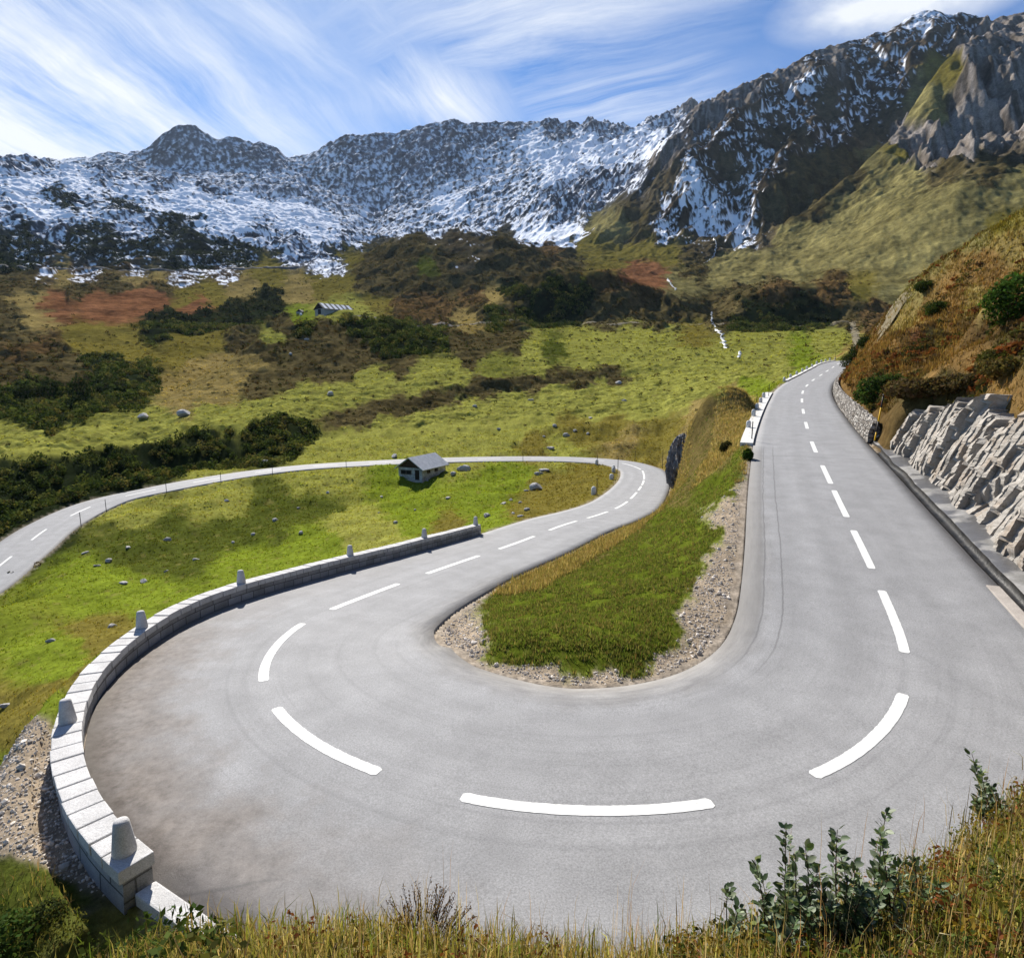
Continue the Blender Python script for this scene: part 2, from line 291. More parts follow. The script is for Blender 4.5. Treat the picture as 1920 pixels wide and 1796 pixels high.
LAY = [M1,
 [(-900, 1150, 60), (-300, 1085, 70), (0, 985, 90), (150, 920, 105), (300, 888, 113), (440, 868, 118), (600, 836, 126), (700, 792, 152), (800, 766, 174), (900, 742, 192), (1000, 728, 202), (1150, 708, 216), (1300, 690, 222), (1400, 683, 227), (1500, 676, 232), (1580, 668, 236), (1640, 668, 190), (1750, 655, 170), (1920, 640, 165), (2400, 600, 150)],
 [(-900, 950, 75), (-300, 900, 92), (0, 852, 110), (150, 840, 119), (300, 822, 126), (400, 802, 133), (500, 788, 139), (640, 770, 160), (760, 743, 180), (900, 713, 199), (1000, 703, 209), (1150, 696, 221), (1300, 684, 229), (1400, 676, 236), (1500, 667, 245), (1580, 655, 260), (1640, 650, 240), (1750, 640, 230), (1920, 630, 220), (2400, 590, 200)],
 [(-900, 900, 100), (-300, 850, 140), (0, 815, 150), (150, 770, 175), (300, 752, 190), (400, 735, 200), (560, 708, 220), (700, 690, 235), (800, 662, 262), (900, 645, 285), (1000, 640, 300), (1200, 640, 300), (1400, 640, 300), (1500, 640, 300), (1640, 640, 280), (1750, 630, 260), (1920, 620, 250), (2400, 570, 240)],
 [(-900, 860, 110), (-300, 830, 155), (0, 797, 165), (150, 757, 190), (250, 745, 205), (330, 735, 215), (420, 680, 245), (500, 615, 285), (560, 594, 310), (640, 590, 325), (700, 596, 315), (800, 625, 300), (870, 612, 340), (1000, 609, 400), (1200, 610, 400), (1350, 611, 400), (1500, 618, 400), (1600, 618, 400), (1680, 605, 400), (1920, 590, 350), (2400, 540, 330)],
 [(-900, 830, 130), (-300, 815, 180), (0, 785, 190), (150, 752, 220), (250, 735, 240), (330, 722, 262), (420, 720, 290), (500, 690, 330), (560, 640, 370), (640, 610, 380), (700, 610, 380), (800, 630, 350), (870, 612, 370), (1000, 606, 425), (1200, 608, 425), (1350, 606, 430), (1500, 612, 430), (1680, 600, 430), (1920, 580, 400), (2400, 530, 390)],
 [(-900, 720, 220), (-300, 700, 260), (0, 690, 270), (150, 650, 330), (250, 630, 380), (330, 610, 420), (420, 598, 450), (500, 590, 470), (560, 586, 470), (640, 582, 430), (700, 590, 430), (800, 600, 430), (870, 602, 440), (900, 580, 460), (940, 550, 470), (1000, 517, 480), (1060, 506, 485), (1150, 508, 490), (1200, 530, 490), (1280, 562, 480), (1330, 598, 470), (1345, 596, 465), (1390, 560, 480), (1440, 537, 490), (1560, 532, 500), (1690, 540, 500), (1750, 530, 500), (1920, 480, 500), (2400, 400, 480)],
 [(-900, 620, 380), (-300, 610, 400), (0, 600, 400), (150, 585, 450), (300, 570, 520), (420, 560, 560), (560, 560, 560), (700, 565, 560), (800, 562, 570), (900, 550, 580), (1000, 545, 600), (1060, 540, 600), (1150, 530, 620), (1250, 530, 620), (1350, 538, 620), (1500, 533, 600), (1690, 520, 560), (1920, 440, 550), (2400, 350, 530)],
 [(-900, 510, 680), (-300, 505, 700), (0, 503, 720), (300, 503, 740), (450, 503, 760), (560, 500, 760), (640, 490, 760), (690, 477, 760), (740, 452, 770), (800, 432, 780), (870, 421, 790), (930, 431, 790), (1000, 460, 780), (1050, 485, 780), (1115, 500, 770), (1180, 505, 760), (1250, 510, 750), (1350, 513, 740), (1500, 488, 720), (1600, 455, 705), (1700, 400, 690), (1800, 350, 680), (1920, 335, 670), (2400, 230, 650)],
 [(-900, 500, 760), (-300, 490, 770), (0, 490, 790), (150, 490, 810), (300, 491, 830), (450, 494, 850), (560, 497, 880), (690, 492, 900), (800, 482, 930), (870, 478, 940), (1000, 482, 930), (1115, 492, 900), (1250, 485, 890), (1350, 480, 880), (1500, 440, 880), (1600, 395, 900), (1650, 360, 900), (1700, 335, 895), (1800, 300, 890), (1920, 285, 880), (2400, 190, 850)],
 [(-900, 420, 1400), (-300, 330, 1500), (0, 292, 1600), (100, 306, 1650), (250, 331, 1700), (400, 352, 1700), (560, 386, 1650), (640, 420, 1600), (690, 446, 1550), (760, 456, 1450), (900, 458, 1300), (1000, 460, 1150), (1115, 478, 1000), (1250, 468, 950), (1350, 465, 920), (1400, 462, 900), (1525, 385, 940), (1610, 320, 985), (1660, 265, 1015), (1700, 210, 1050), (1760, 125, 1085), (1820, 75, 1095), (1860, 58, 1100), (1920, 55, 1100), (2400, -50, 1080)],
 [(-900, 430, 1700), (-300, 345, 1800), (0, 312, 1900), (250, 348, 1950), (400, 372, 2000), (560, 398, 1950), (690, 450, 1750), (760, 452, 1650), (900, 456, 1500), (1000, 459, 1300), (1115, 462, 1120), (1250, 450, 1050), (1350, 452, 1000), (1450, 430, 1000), (1525, 415, 1040), (1610, 370, 1110), (1700, 320, 1170), (1820, 250, 1200), (1920, 220, 1200), (2400, 100, 1190)],
 [(-900, 430, 2000), (-300, 346, 2100), (0, 318, 2200), (250, 346, 2250), (400, 366, 2250), (560, 384, 2200), (690, 444, 1950), (760, 430, 1900), (850, 442, 1800), (950, 455, 1600), (1000, 456, 1450), (1030, 456, 1350), (1110, 425, 1350), (1140, 392, 1380), (1200, 330, 1420), (1240, 270, 1450), (1290, 215, 1480), (1330, 190, 1500), (1380, 160, 1590), (1430, 138, 1650), (1480, 125, 1700), (1530, 92, 1740), (1600, 75, 1780), (1660, 60, 1800), (1700, 30, 1820), (1750, 17, 1820), (1800, 25, 1820), (1860, 36, 1820), (1920, 20, 1820), (2400, -80, 1820)],
 [(-900, 430, 2300), (-300, 345, 2400), (0, 318, 2400), (150, 320, 2450), (250, 332, 2450), (400, 346, 2450), (540, 346, 2400), (640, 395, 2250), (690, 428, 2150), (800, 385, 2150), (900, 347, 2150), (960, 325, 2150), (1040, 300, 2150), (1130, 275, 2150), (1240, 250, 2100), (1330, 260, 2050), (1400, 260, 2050), (1600, 200, 2100), (1920, 150, 2100), (2400, 50, 2100)],
 [(-900, 420, 2500), (-300, 345, 2550), (0, 320, 2600), (150, 316, 2700), (250, 312, 2750), (400, 322, 2750), (540, 328, 2650), (690, 388, 2400), (800, 378, 2350), (900, 354, 2350), (960, 337, 2350), (1040, 315, 2350), (1130, 290, 2350), (1240, 268, 2350), (1330, 280, 2300), (1920, 200, 2300), (2400, 150, 2300)],
 [(-900, 360, 3000), (-300, 320, 3000), (0, 305, 3000), (70, 300, 3000), (160, 297, 3000), (200, 286, 3000), (250, 287, 3000), (268, 280, 3000), (285, 264, 3000), (303, 246, 3000), (330, 238, 3000), (360, 228, 3000), (385, 248, 3000), (402, 263, 3000), (420, 258, 3000), (440, 257, 3000), (460, 266, 3000), (490, 268, 3000), (520, 278, 3000), (540, 297, 3000), (575, 290, 3000), (600, 279, 3000), (620, 266, 3000), (650, 252, 3000), (700, 247, 3000), (740, 249, 3000), (770, 242, 3000), (800, 231, 3000), (850, 225, 3000), (880, 232, 3000), (940, 229, 3000), (1000, 226, 3000), (1100, 229, 3000), (1160, 240, 3000), (1190, 240, 3000), (1215, 226, 3000), (1250, 215, 3000), (1310, 194, 3000), (1400, 190, 3000), (1920, 150, 3000), (2400, 100, 3000)],
 [(-900, 420, 3600), (-300, 380, 3600), (2400, 300, 3600)]]
def layers(az):
    rk, zk = [], []
    for L in LAY:
        P = np.array([PY(a, b, D) for a, b, D in L]); a = np.arctan2(P[:, 0], P[:, 1]); r = np.hypot(P[:, 0], P[:, 1]); o = np.argsort(a)
        rr = np.interp(az, a[o], r[o])
        if rk: rr = np.maximum(rr, rk[-1] * 1.015)
        rk.append(rr); zk.append(np.interp(az, a[o], P[o, 2]))
    return np.array(rk), np.array(zk)
NCOL = 1400
AZ = np.linspace(R(-64), R(66), NCOL)
RAD = np.r_[np.geomspace(1.0, 150, 470)[:-1], np.geomspace(150, 860, 400)[:-1], np.geomspace(860, 2450, 640)[:-1], np.geomspace(2450, 3950, 220)[:-1], np.geomspace(3950, 4400, 8)]
NR = len(RAD)
rk, zk = layers(AZ)
Zf = np.empty((NR, NCOL))
for j in range(NCOL):
    r, z = rk[:, j], zk[:, j]
    zz = np.interp(RAD, r, z); lo = RAD < r[0]
    zz[lo] = z[0] + (RAD[lo] - r[0]) * np.clip((z[1] - z[0]) / (r[1] - r[0]), -.2, .3)
    Zf[:, j] = zz
def smooth_rows(Z, n):
    for k in range(n): Z[1:-1] = Z[1:-1] * .5 + (Z[:-2] + Z[2:]) * .25
    return Z
Zf[470:] = smooth_rows(Zf[470:].copy(), 10)
for k in range(6): Zf[:, 1:-1] = Zf[:, 1:-1] * .5 + (Zf[:, :-2] + Zf[:, 2:]) * .25
GX = RAD[:, None] * np.sin(AZ)[None]; GY = RAD[:, None] * np.cos(AZ)[None]
NN = 475
xn, yn = GX[:NN].ravel(), GY[:NN].ravel()
Zn = tps(xn, yn).reshape(NN, NCOL)
w = sstep(.86, 1.0, RAD[:NN, None] / rk[0][None])
GZ = Zf.copy(); GZ[:NN] = Zn * (1 - w) + Zf[:NN] * w
# nearest road station of every nearby ground point
RI = np.empty(len(xn), int)
for i in range(0, len(xn), 20000):
    d2 = (xn[i:i + 20000, None].astype(np.float32) - RC[None, ::2, 0].astype(np.float32)) ** 2 + (yn[i:i + 20000, None].astype(np.float32) - RC[None, ::2, 1].astype(np.float32)) ** 2
    RI[i:i + 20000] = np.argmin(d2, 1) * 2
RI = np.minimum(RI, len(RS) - 1)
dx, dy = xn - RC[RI, 0], yn - RC[RI, 1]
OFF = (dx * NI[RI, 0] + dy * NI[RI, 1]); LON = dx * TG[RI, 0] + dy * TG[RI, 1]
DIST = np.hypot(dx, dy)
OFF = np.where(np.abs(LON) > 1.5, np.sign(OFF) * DIST, OFF)
ZR = RC[RI, 2] + np.where(np.abs(LON) < 1.5, LON * np.gradient(RC[:, 2], RS)[RI], 0)
SR = RS[RI]
EDGE = np.where(OFF > 0, OFF - WI[RI], -OFF - WO[RI])       # distance beyond the edge of the tarmac
EDGE = EDGE.reshape(NN, NCOL); OFFg = OFF.reshape(NN, NCOL); ZRg = ZR.reshape(NN, NCOL); SRg = SR.reshape(NN, NCOL)
# bank the photographer stands on
BK = [(-900, 1950, 3.0), (-300, 1930, 3.0), (0, 1880, 2.9), (200, 1810, 2.9), (300, 1772, 2.9), (380, 1756, 2.9), (560, 1748, 2.8), (760, 1738, 2.8), (900, 1765, 2.7), (1050, 1795, 2.7), (1200, 1800, 2.7), (1330, 1780, 2.8), (1450, 1745, 2.9), (1600, 1705, 3.0), (1750, 1635, 3.3), (1850, 1555, 3.7), (1920, 1490, 4.1), (2100, 1360, 5), (2600, 1180, 6)]
bp = np.array([PY(a, b, D) for a, b, D in BK]); ba = np.arctan2(bp[:, 0], bp[:, 1]); br = np.hypot(bp[:, 0], bp[:, 1])
brc = np.interp(AZ, ba, br); bzc = np.interp(AZ, ba, bp[:, 2])
rr = RAD[:NN, None]
zb = np.where(rr < brc, H - 1.9 + (bzc - (H - 1.9)) * np.clip((rr - .9) / (brc - .9), 0, 1), bzc - (rr - brc) * 1.9)
zb = smooth_rows(zb, 12)
BANK = (zb > GZ[:NN]) & (rr < 9)
ztp = GZ[:NN].copy()
GZ[:NN] = np.where(rr < 9, np.maximum(ztp, zb), ztp)
# ------------------------------------------------------------------ ground cover: type samples read off the photograph, spread with noisy borders
TY = {  # colour, snow share, roughness of relief
 'G': ((.120, .152, .016), 0, .5), 'P': ((.185, .185, .040), 0, .6), 'Y': ((.185, .140, .050), 0, .7), 'N': ((.120, .100, .022), 0, .7), 'D': ((.055, .066, .012), 0, .8),
 'B': ((.068, .054, .023), 0, 1.1), 'H': ((.092, .058, .024), 0, 1), 'R': ((.140, .064, .030), 0, .6), 'A': ((.014, .019, .008), 0, 1.6), 'O': ((.150, .130, .050), 0, .8),
 'K': ((.125, .105, .085), .02, 2.2), 'Q': ((.150, .092, .034), 0, .7), 'E': ((.25, .20, .145), 0, .4),
 'T': ((.070, .052, .034), .42, 1.6), 't': ((.075, .060, .034), .2, 1.6), 'X': ((.068, .056, .042), .62, 1.6), 'S': ((.05, .05, .055), .74, 1), 's': ((.055, .058, .066), .56, 1.2), 'U': ((.072, .078, .095), .50, 1.6), 'u': ((.068, .074, .092), .42, 1.8), 'Z': ((.030, .037, .032), .34, 1.2)}
TS = 'G 100,1250 300,1130 60,1420 780,970 900,960 950,900 750,905 200,1110 450,1060 600,1030 1500,662 1350,920 1250,980 1200,1050 1100,1110 1000,1150 1050,1200 1180,1180 1250,1110 1410,728 1403,862 560,598 1290,1020 960,1180 955,1220 1000,1222 1100,1232 1180,1215 1240,1180 1290,1085 1315,1010;' \
 'P 620,748 700,728 780,722 850,705 930,690 1010,684 1100,682 1180,675 640,818 720,800 800,778 880,760 960,748 1040,738 1130,726 1220,704 1280,672 0,832 200,812 400,775 480,765 560,752 860,830 760,820 660,840 960,815 1120,770 1250,735 1350,712 1000,655 1080,655 1250,640 1350,675 1450,672 1280,720 1180,740 400,925 600,903 650,980 700,1010 250,960 900,840 1050,842 1000,790 850,810 700,835 600,850 950,760 1100,750 1200,760 1300,700 1400,690 1450,650 1300,655 1150,675 1000,675 850,690 780,715 650,745 450,785 300,805 150,820 60,832 520,640 620,584 680,580 1100,640 560,730 700,705 1400,640 1200,640 1550,640;' \
 'Y 400,740 450,710 350,745 480,680 420,690 380,705 60,560 65,600 120,515 250,520 300,525 450,535 560,545 880,604 930,557 1390,740 1330,780 1300,830 1290,870 1380,800 1350,850 1240,930 1160,980 1180,832 1900,450 1760,640 1830,560 1080,1010 1700,600;' \
 'N 200,1190 100,1310 30,1350 850,1000 1050,920 1000,940 1100,900 1200,840 1150,800 1080,800 1250,820 1000,830 400,545 350,560 640,530 600,540 700,570 650,480 500,512 1250,480 1200,470 1150,480 1100,470 1600,545 1300,640  300,1770 700,1750 1000,1780 1500,1740 1800,1650 1880,420 1780,130 1690,290;' \
 'Q 1650,680 1750,600 1800,560 1850,500 1900,560 1800,680 1700,700 1620,690 1850,690 1780,640 1680,655 1730,690;' \
 'D 800,505 430,995 350,1035 250,1010 520,960 300,1000 600,945 20,1740 100,1730 930,690 1030,660;' \
 'B 640,792 680,780 720,767 760,759 800,752 850,741 900,730 950,722 1000,716 1050,711 1100,707 1150,702 0,700 60,680 50,640 20,600 100,680 130,710 150,545 60,540 220,535 300,540 20,525 520,650 560,640 600,650 560,690 480,730 650,680 600,620 700,540 760,500 830,500 870,490 920,500 980,480 720,500 900,590 960,570 1060,520 1000,530 1260,580 1240,600 1380,580 1600,580 900,650 960,640 880,670 1300,500 1700,722 1780,722 1900,650 1850,325 1780,335 1200,400 1200,440 1560,310 1500,350 1450,400 1580,335 1500,405;' \
 'N 250,655 160,635 330,655 390,640;' \
 'B 760,540 800,540 850,545 740,480 775,465 930,460 960,500 1010,500 1060,492 880,520 690,500 700,520 1150,560 1120,590 1210,585 1350,590 500,660 540,612 485,700 615,700 680,650 600,672 640,640 700,662 545,720 450,640 660,690 750,690 850,640 1400,545;' \
 'A 955,550 1000,545 1045,535 1100,548 1000,580 920,592 1400,572 1480,572 1540,585 560,625;' \
 'H 820,572 880,560 1580,545 760,580 1652,722 80,650 40,665 1040,480 780,560 820,590 1150,540 1200,560 1460,560 1560,560 1640,590 1700,640 1850,620 1640,700 1720,680 1880,600;' \
 'R 100,572 180,572 240,562 285,557 360,570 1230,522 1195,516 1724,650;' \
 'A 100,900 200,872 300,858 400,832 500,815 560,822 30,950 100,950 240,885 150,905 0,890 0,760 60,750 120,745 200,745 80,785 150,765 250,700 200,690 300,625 380,610 450,590 330,595 500,575 700,645 760,622 740,655 660,620 1020,565 1080,575 1440,580 1500,592 1400,600 20,500 820,640;' \
 'O 1400,520 1500,500 1600,480 1700,460 1500,440 1600,400 1750,400 1850,380 1350,500 1680,560 1270,530 1640,360 1740,190 1150,430 1660,310 1590,420 1700,350 1800,360 1900,360 1820,440;' \
 'K 1700,260 1750,250 1800,200 1850,150 1900,100 1900,250 1800,300 1720,310 1850,280 1560,110 1490,145 1400,180 1335,215 1860,60 1880,200 1820,110 1265,290;' \
 'E 1372,990 1352,1060 1320,1105 1350,1140 1262,1240 1340,1205 1000,1258 875,1205 1120,1270 1385,945 1310,1160 40,1550 60,1500 100,1600 50,1640 120,1670 0,1500 0,1600 950,1262;' \
 'T 150,511 250,512 330,515 420,513 90,509 1300,300 1350,260 1400,220 1450,180 1500,200 1450,300 1400,350 1260,420 1550,250 1600,200 1650,150 1700,80 1530,130 1800,60 1350,330 1400,290 1620,110 1750,60;' \
 't 870,452 905,470 1250,340 1330,470 1550,200 1480,260 1640,230 1220,380 1420,420 1370,310 880,500;' \
 'X 1280,385 1320,420 1360,400 1290,350 1500,160 1740,40 1400,420 1240,440;' \
 'S 50,340 150,355 100,400 250,370 350,380 450,400 550,410 600,440 400,425 850,385 1050,320 1150,292 1000,440 1000,275 1100,268 1220,270 1060,450;' \
 's 950,350 880,375 1000,345 500,450 650,450 250,420 0,400 900,420 1000,400 750,430 800,410 900,290 950,300 180,400 680,400;' \
 'U 500,335 600,345 300,332 400,335 200,318 690,400 50,312 600,300 700,330 800,330 1050,380 1100,350 550,475 360,300 220,300 100,435 1150,245 650,370 750,370 1180,330 1250,235 620,500;' \
 'u 700,280 760,258 850,250 950,240 1050,240 340,270 360,250 420,275 500,285 850,300 780,300 650,265 280,300 900,260 1120,237;' \
 'Z 30,450 150,465 250,480 350,440 400,470 450,490 330,430 60,480 330,490 120,375 240,385 180,445'
tp, tk = [], []
for blk in TS.split(';'):
    k, rest = blk[0], blk[1:].split()
    for q in rest: a, b = q.split(','); tp.append((float(a), float(b))); tk.append(k)
tp = np.array(tp); KEYS = list(TY); tki = np.array([KEYS.index(k) for k in tk])
TC = np.array([TY[k][0] for k in KEYS]); TSn = np.array([TY[k][1] for k in KEYS]); TRo = np.array([TY[k][2] for k in KEYS])
AI = KEYS.index('A')
FM = np.c_[TC[tki], TSn[tki], TRo[tki], np.isin(tki, [KEYS.index('A'), KEYS.index('Z')]), tki == KEYS.index('E'), np.isin(tki, [KEYS.index(c) for c in 'GPYND']), np.isin(tki, [KEYS.index(c) for c in 'BH'])].astype(np.float32)
def cover(px, py):
    px = px.astype(np.float32); py = py.astype(np.float32); t = tp.astype(np.float32) * np.float32(.05); out = np.empty((len(px), FM.shape[1]), np.float32)
    px = px * np.float32(.05); py = py * np.float32(.05)
    for i in range(0, len(px), 8000):
        W = px[i:i + 8000, None] - t[:, 0]; W *= np.float32(.8); W *= W
        e = py[i:i + 8000, None] - t[:, 1]; e *= e; W += e; W += np.float32(.02)
        np.reciprocal(W, out=W); W *= W; W *= W
        o = W @ FM; out[i:i + 8000] = o / W.sum(1)[:, None]
    return out
gx, gy, gz = GX.ravel(), GY.ravel(), GZ.ravel()
PXf, PYf = project(gx, gy, gz)
rl = np.log(np.repeat(RAD, NCOL)); av = np.tile(AZ, NR)
wn1 = fbm(av * 60, rl * 26, 5, 11, .62); wn2 = fbm(av * 60, rl * 26, 5, 23, .62); wn3 = fbm(av * 18, rl * 8, 2, 31); wn4 = fbm(av * 18, rl * 8, 2, 37)
CV = cover(np.clip(PXf, -200, 2120) + wn1 * 24 + wn3 * 12, np.clip(PYf, 0, 1900) + wn2 * 9 + wn4 * 5)
COL, SN, RO, AL, EA, GR, HE = CV[:, :3], CV[:, 3], CV[:, 4], CV[:, 5], CV[:, 6], CV[:, 7], CV[:, 8]
rr1 = np.repeat(RAD, NCOL)
# ------------------------------------------------------------------ relief
far = sstep(150, 420, rr1); vfar = sstep(600, 1100, rr1); near = 1 - far
right = sstep(-.02, .10, av) * sstep(850, 1000, rr1)
dz = np.zeros(len(gx), np.float32)
row = lambda r: int(np.searchsorted(RAD, r)) * NCOL
q = slice(row(600), None); X, Y, ro, rt = gx[q], gy[q], RO[q], right[q]
UA, VA = X * .93 - Y * .37, X * .37 + Y * .93           # across and down the right-hand mountain
cr13 = np.tile(rk[12], NR)[q]; cr11 = np.tile(rk[10], NR)[q]; cr16 = np.tile(rk[15], NR)[q]; R1 = rr1[q]
calm = 1 - .72 * np.exp(-((R1 - cr13) / 110) ** 2) * rt - .65 * np.exp(-((R1 - cr11) / 55) ** 2) * rt - .35 * np.exp(-((R1 - cr16) / 160) ** 2) * (1 - rt)
calm = np.clip(calm, .2, 1); ro_c = np.clip(ro / 1.5, .3, 1.3)
rg = ridged(X / 190 + .25 * fbm(X / 90, Y / 90, 2, 3), Y / 300, 4, 5)
gul = ridged(UA / 130 + .45 * fbm(X / 150, Y / 150, 3, 8), VA / 620, 3, 15)
gul2 = ridged(UA / 42 + .4 * fbm(X / 60, Y / 60, 3, 9), VA / 200, 3, 19)
d = vfar[q] * (30 * (1 - rt) * ro_c * (rg - .55) + rt * ((gul - .55) * 62 + (gul2 - .5) * 12) * ro_c) * calm
d += vfar[q] * (fbm(X / 46, Y / 46, 3, 41, .5) * 8 * calm + fbm(X / 11, Y / 11, 3, 42, .6) * 2.6 * (.4 + .6 * calm)) * np.clip(ro, .5, 1.5)
cl = sstep(1.75, 2.15, ro) * (rr1[q] > 840) * rt
UC, VC = X * .96 - Y * .28, X * .28 + Y * .96          # ribs of the crag
d += cl * ((ridged(UC / 46, VC / 220, 3, 77) - .5) * 30 + (ridged(UC / 13, VC / 90, 3, 78) - .5) * 8) * calm
crag = rt * sstep(855, 900, R1) * (1 - sstep(1150, 1250, R1)) * sstep(.20, .33, av[q])
d += crag * (ridged(UC / 105 + .3 * fbm(X / 90, Y / 90, 2, 79), VC / 900, 2, 80) - .55) * 34 * np.clip(calm, .5, 1)
ter = sstep(600, 700, rr1[q]) * (1 - sstep(960, 1040, rr1[q]))
d += ter * ((ridged(UA / 26, VA / 110, 3, 84) - .5) * 3.5 + fbm(X / 9, Y / 9, 3, 86, .6) * 1.1)
dz[q] += d
q = slice(row(150), row(1100)); X, Y, ro = gx[q], gy[q], RO[q]; hil = far[q] * (1 - vfar[q])
dz[q] += hil * (fbm(X / 52, Y / 52, 3, 51, .5) * 3.0 * np.clip(ro, .4, 1.1) + (ridged(X / 34, Y / 34, 3, 55) - .5) * 1.0 + ((ridged(X / 24 + .4 * fbm(X / 30, Y / 30, 2, 58), Y / 48, 3, 59) - .5) * 6.0 + fbm(X / 8, Y / 8, 3, 60, .6) * 1.3) * np.clip(HE[q] * 1.3, 0, 1))
dz[q] += far[q] * fbm(X / 6, Y / 6, 3, 57, .65) * np.clip(.42 * ro, 0, .9) * (1 - vfar[q])
q = slice(0, row(420)); X, Y, ro, nr = gx[q], gy[q], RO[q], near[q]
roadfar = np.ones(len(X)); roadfar[:NN * NCOL] = sstep(.1, 4.5, EDGE.ravel())
d = nr * roadfar * (fbm(X / 9, Y / 9, 3, 61) * (.38 + .3 * sstep(28, 40, rr1[q]) + .2 * sstep(90, 160, rr1[q])) + sstep(30, 60, rr1[q]) * fbm(X / 22, Y / 22, 3, 67) * (.8 + .5 * sstep(90, 200, rr1[q])))
d += nr * np.clip(roadfar + .15, 0, 1) * fbm(X / 1.3, Y / 1.3, 3, 71, .6) * .13 * np.clip(ro, .3, 1.6)
d += nr * np.clip(roadfar, 0, 1) * sstep(40, 120, rr1[q]) * fbm(X / 3.0, Y / 3.0, 3, 73, .6) * .5
dz[q] += d
gz = gz + dz
GZ = gz.reshape(NR, NCOL)
# lay the ground under and against the roads
e = EDGE; zr = ZRg - .16
outer_r = (OFFg < 0) & (SRg < S_HP0 + 6); wall = (OFFg < 0) & (SRg > s_at(640, 1420)) & (SRg < S_LL + 8)
rw = outer_r & (SRg < S_KERB1); e2 = np.where(rw, e - .30, np.where(outer_r, e - 1.5, np.where(wall, e - .75, e)))
bl = sstep(.15, np.where(rw, .75, np.where(outer_r, 1.4, 1.9)), e2)
zedge = np.where(e2 < .02, np.where(outer_r & ~rw, zr - .35, zr), zr + .10)
conf = np.where(BANK & (e > .3), GZ[:NN], np.minimum(zedge, 1e9) * (1 - bl) + GZ[:NN] * bl)
hide = np.minimum(e, 99) < -.02
GZ[:NN] = np.where(hide, np.minimum(zr, 1e9), conf)
gz = GZ.ravel()
# ------------------------------------------------------------------ finished colours
lap = np.zeros_like(GZ); lap[3:-3, 3:-3] = (GZ[6:, 3:-3] + GZ[:-6, 3:-3] + GZ[3:-3, 6:] + GZ[3:-3, :-6]) / 4 - GZ[3:-3, 3:-3]
lap = (lap / (RAD[:, None] * .0045)).ravel()
sl_r = np.gradient(GZ, axis=0) / np.gradient(RAD)[:, None]; sl_a = np.gradient(GZ, axis=1) / (RAD[:, None] * (AZ[1] - AZ[0]))
slope = np.hypot(sl_r, sl_a); slope = slope * .4 + .6 * (np.roll(slope, 7, 0) + np.roll(slope, -7, 0) + np.roll(slope, 7, 1) + np.roll(slope, -7, 1)) / 4; slope = slope.ravel()
sf = np.full(len(gx), -9.0); q = slice(row(340), None)
sf[q] = fbm(gx[q] / 26, gy[q] / 26, 4, 81, .7) * .75 + fbm(av[q] * 210 + .6 * fbm(av[q] * 60, rl[q] * 60, 2, 85), rl[q] * 62, 4, 83, .68) * .95
sf = sf + np.clip(lap * .45, -.3, .3) - np.clip(slope - .75, -.4, 1.4) * (.42 - .22 * right)
thr = np.interp(SN, [0, .05, .15, .3, .5, .7, .9, 1], [9, 1.35, .82, .45, .02, -.42, -1.0, -2])
sw = .17 + .16 * sstep(1700, 2400, rr1)
SNM = sstep(thr - sw, thr + sw, sf) * (rr1 > 350)
mot = fbm(av * 75, rl * 75, 4, 91, .68); mot2 = fbm(av * 19, rl * 19, 3, 93)
hb = sstep(120, 260, rr1) * (1 - GR) * .35
COL = COL * np.clip(1 + (.30 + hb) * mot + (.22 + hb) * mot2, .4, 2.0)[:, None]
# dry and heathy flecks through the pastures
fl = sstep(.22, .6, fbm(av * 46, rl * 74, 4, 95, .62)) * GR * .5
COL = COL * (1 - fl)[:, None] + fl[:, None] * np.where((mot2 > 0)[:, None], np.array([.085, .072, .026]), np.array([.18, .155, .05])) * 1.0
rockm = np.zeros(len(gx)); rockm[row(600):] = cl * sstep(-.25, .35, fbm(UC / 7, VC / 60, 4, 97)) * .8
COL = COL * (1 - rockm)[:, None] + rockm[:, None] * np.array([.27, .24, .215])
COL = COL * (1 - SNM)[:, None] + SNM[:, None] * np.array([.86, .88, .92])
gi = np.zeros(len(gx)); gi[:NN * NCOL] = (OFF > 0) & (SR < S_BEND) & (SR > S_KERB1)
COL = COL * (1 - .42 * gi * np.clip(GR - EA, 0, 1))[:, None]
# shoulders: a hand's width of gravel and dust at the tarmac
k = NN * NCOL
en = EDGE.ravel(); gv = (1 - sstep(.1, .55, en + .35 * fbm(gx[:k] / .8, gy[:k] / .8, 3, 99))) * (rr1[:k] < 125) * np.where(SRg.ravel() > S_LL, .55, 1)
stn = np.clip(1 + .5 * fbm(gx[:k] * 6, gy[:k] * 6, 3, 101), .5, 1.6)
COL[:k] = COL[:k] * (1 - gv)[:, None] + gv[:, None] * np.array([.26, .22, .175]) * stn[:, None]
def piece(name, a, b, mat, kind='structure'):
    n = b - a; V = np.c_[gx, gy, gz].reshape(NR, NCOL, 3)[a:b].reshape(-1, 3)
    me = npmesh(name, V, gridfaces(n, NCOL)[:, ::-1], 4, COL.reshape(NR, NCOL, 3)[a:b].reshape(-1, 3), extra={'snow': SNM.reshape(NR, NCOL)[a:b].ravel()})
    return tag(link(name, me, mat), kind=kind)
iH, iM = 468, int(np.searchsorted(RAD, 900))
piece('ground', 0, iH + 1, terrain_mat('meadow_turf', 2.2, 14, .06, .7))
piece('hills', iH, iM + 1, terrain_mat('hill_heath', .35, 1.6, .5, .8))
piece('mountains', iM, NR, terrain_mat('mountain_rock_and_snow', .10, .45, 1.6, .8))
LR = np.log(RAD)
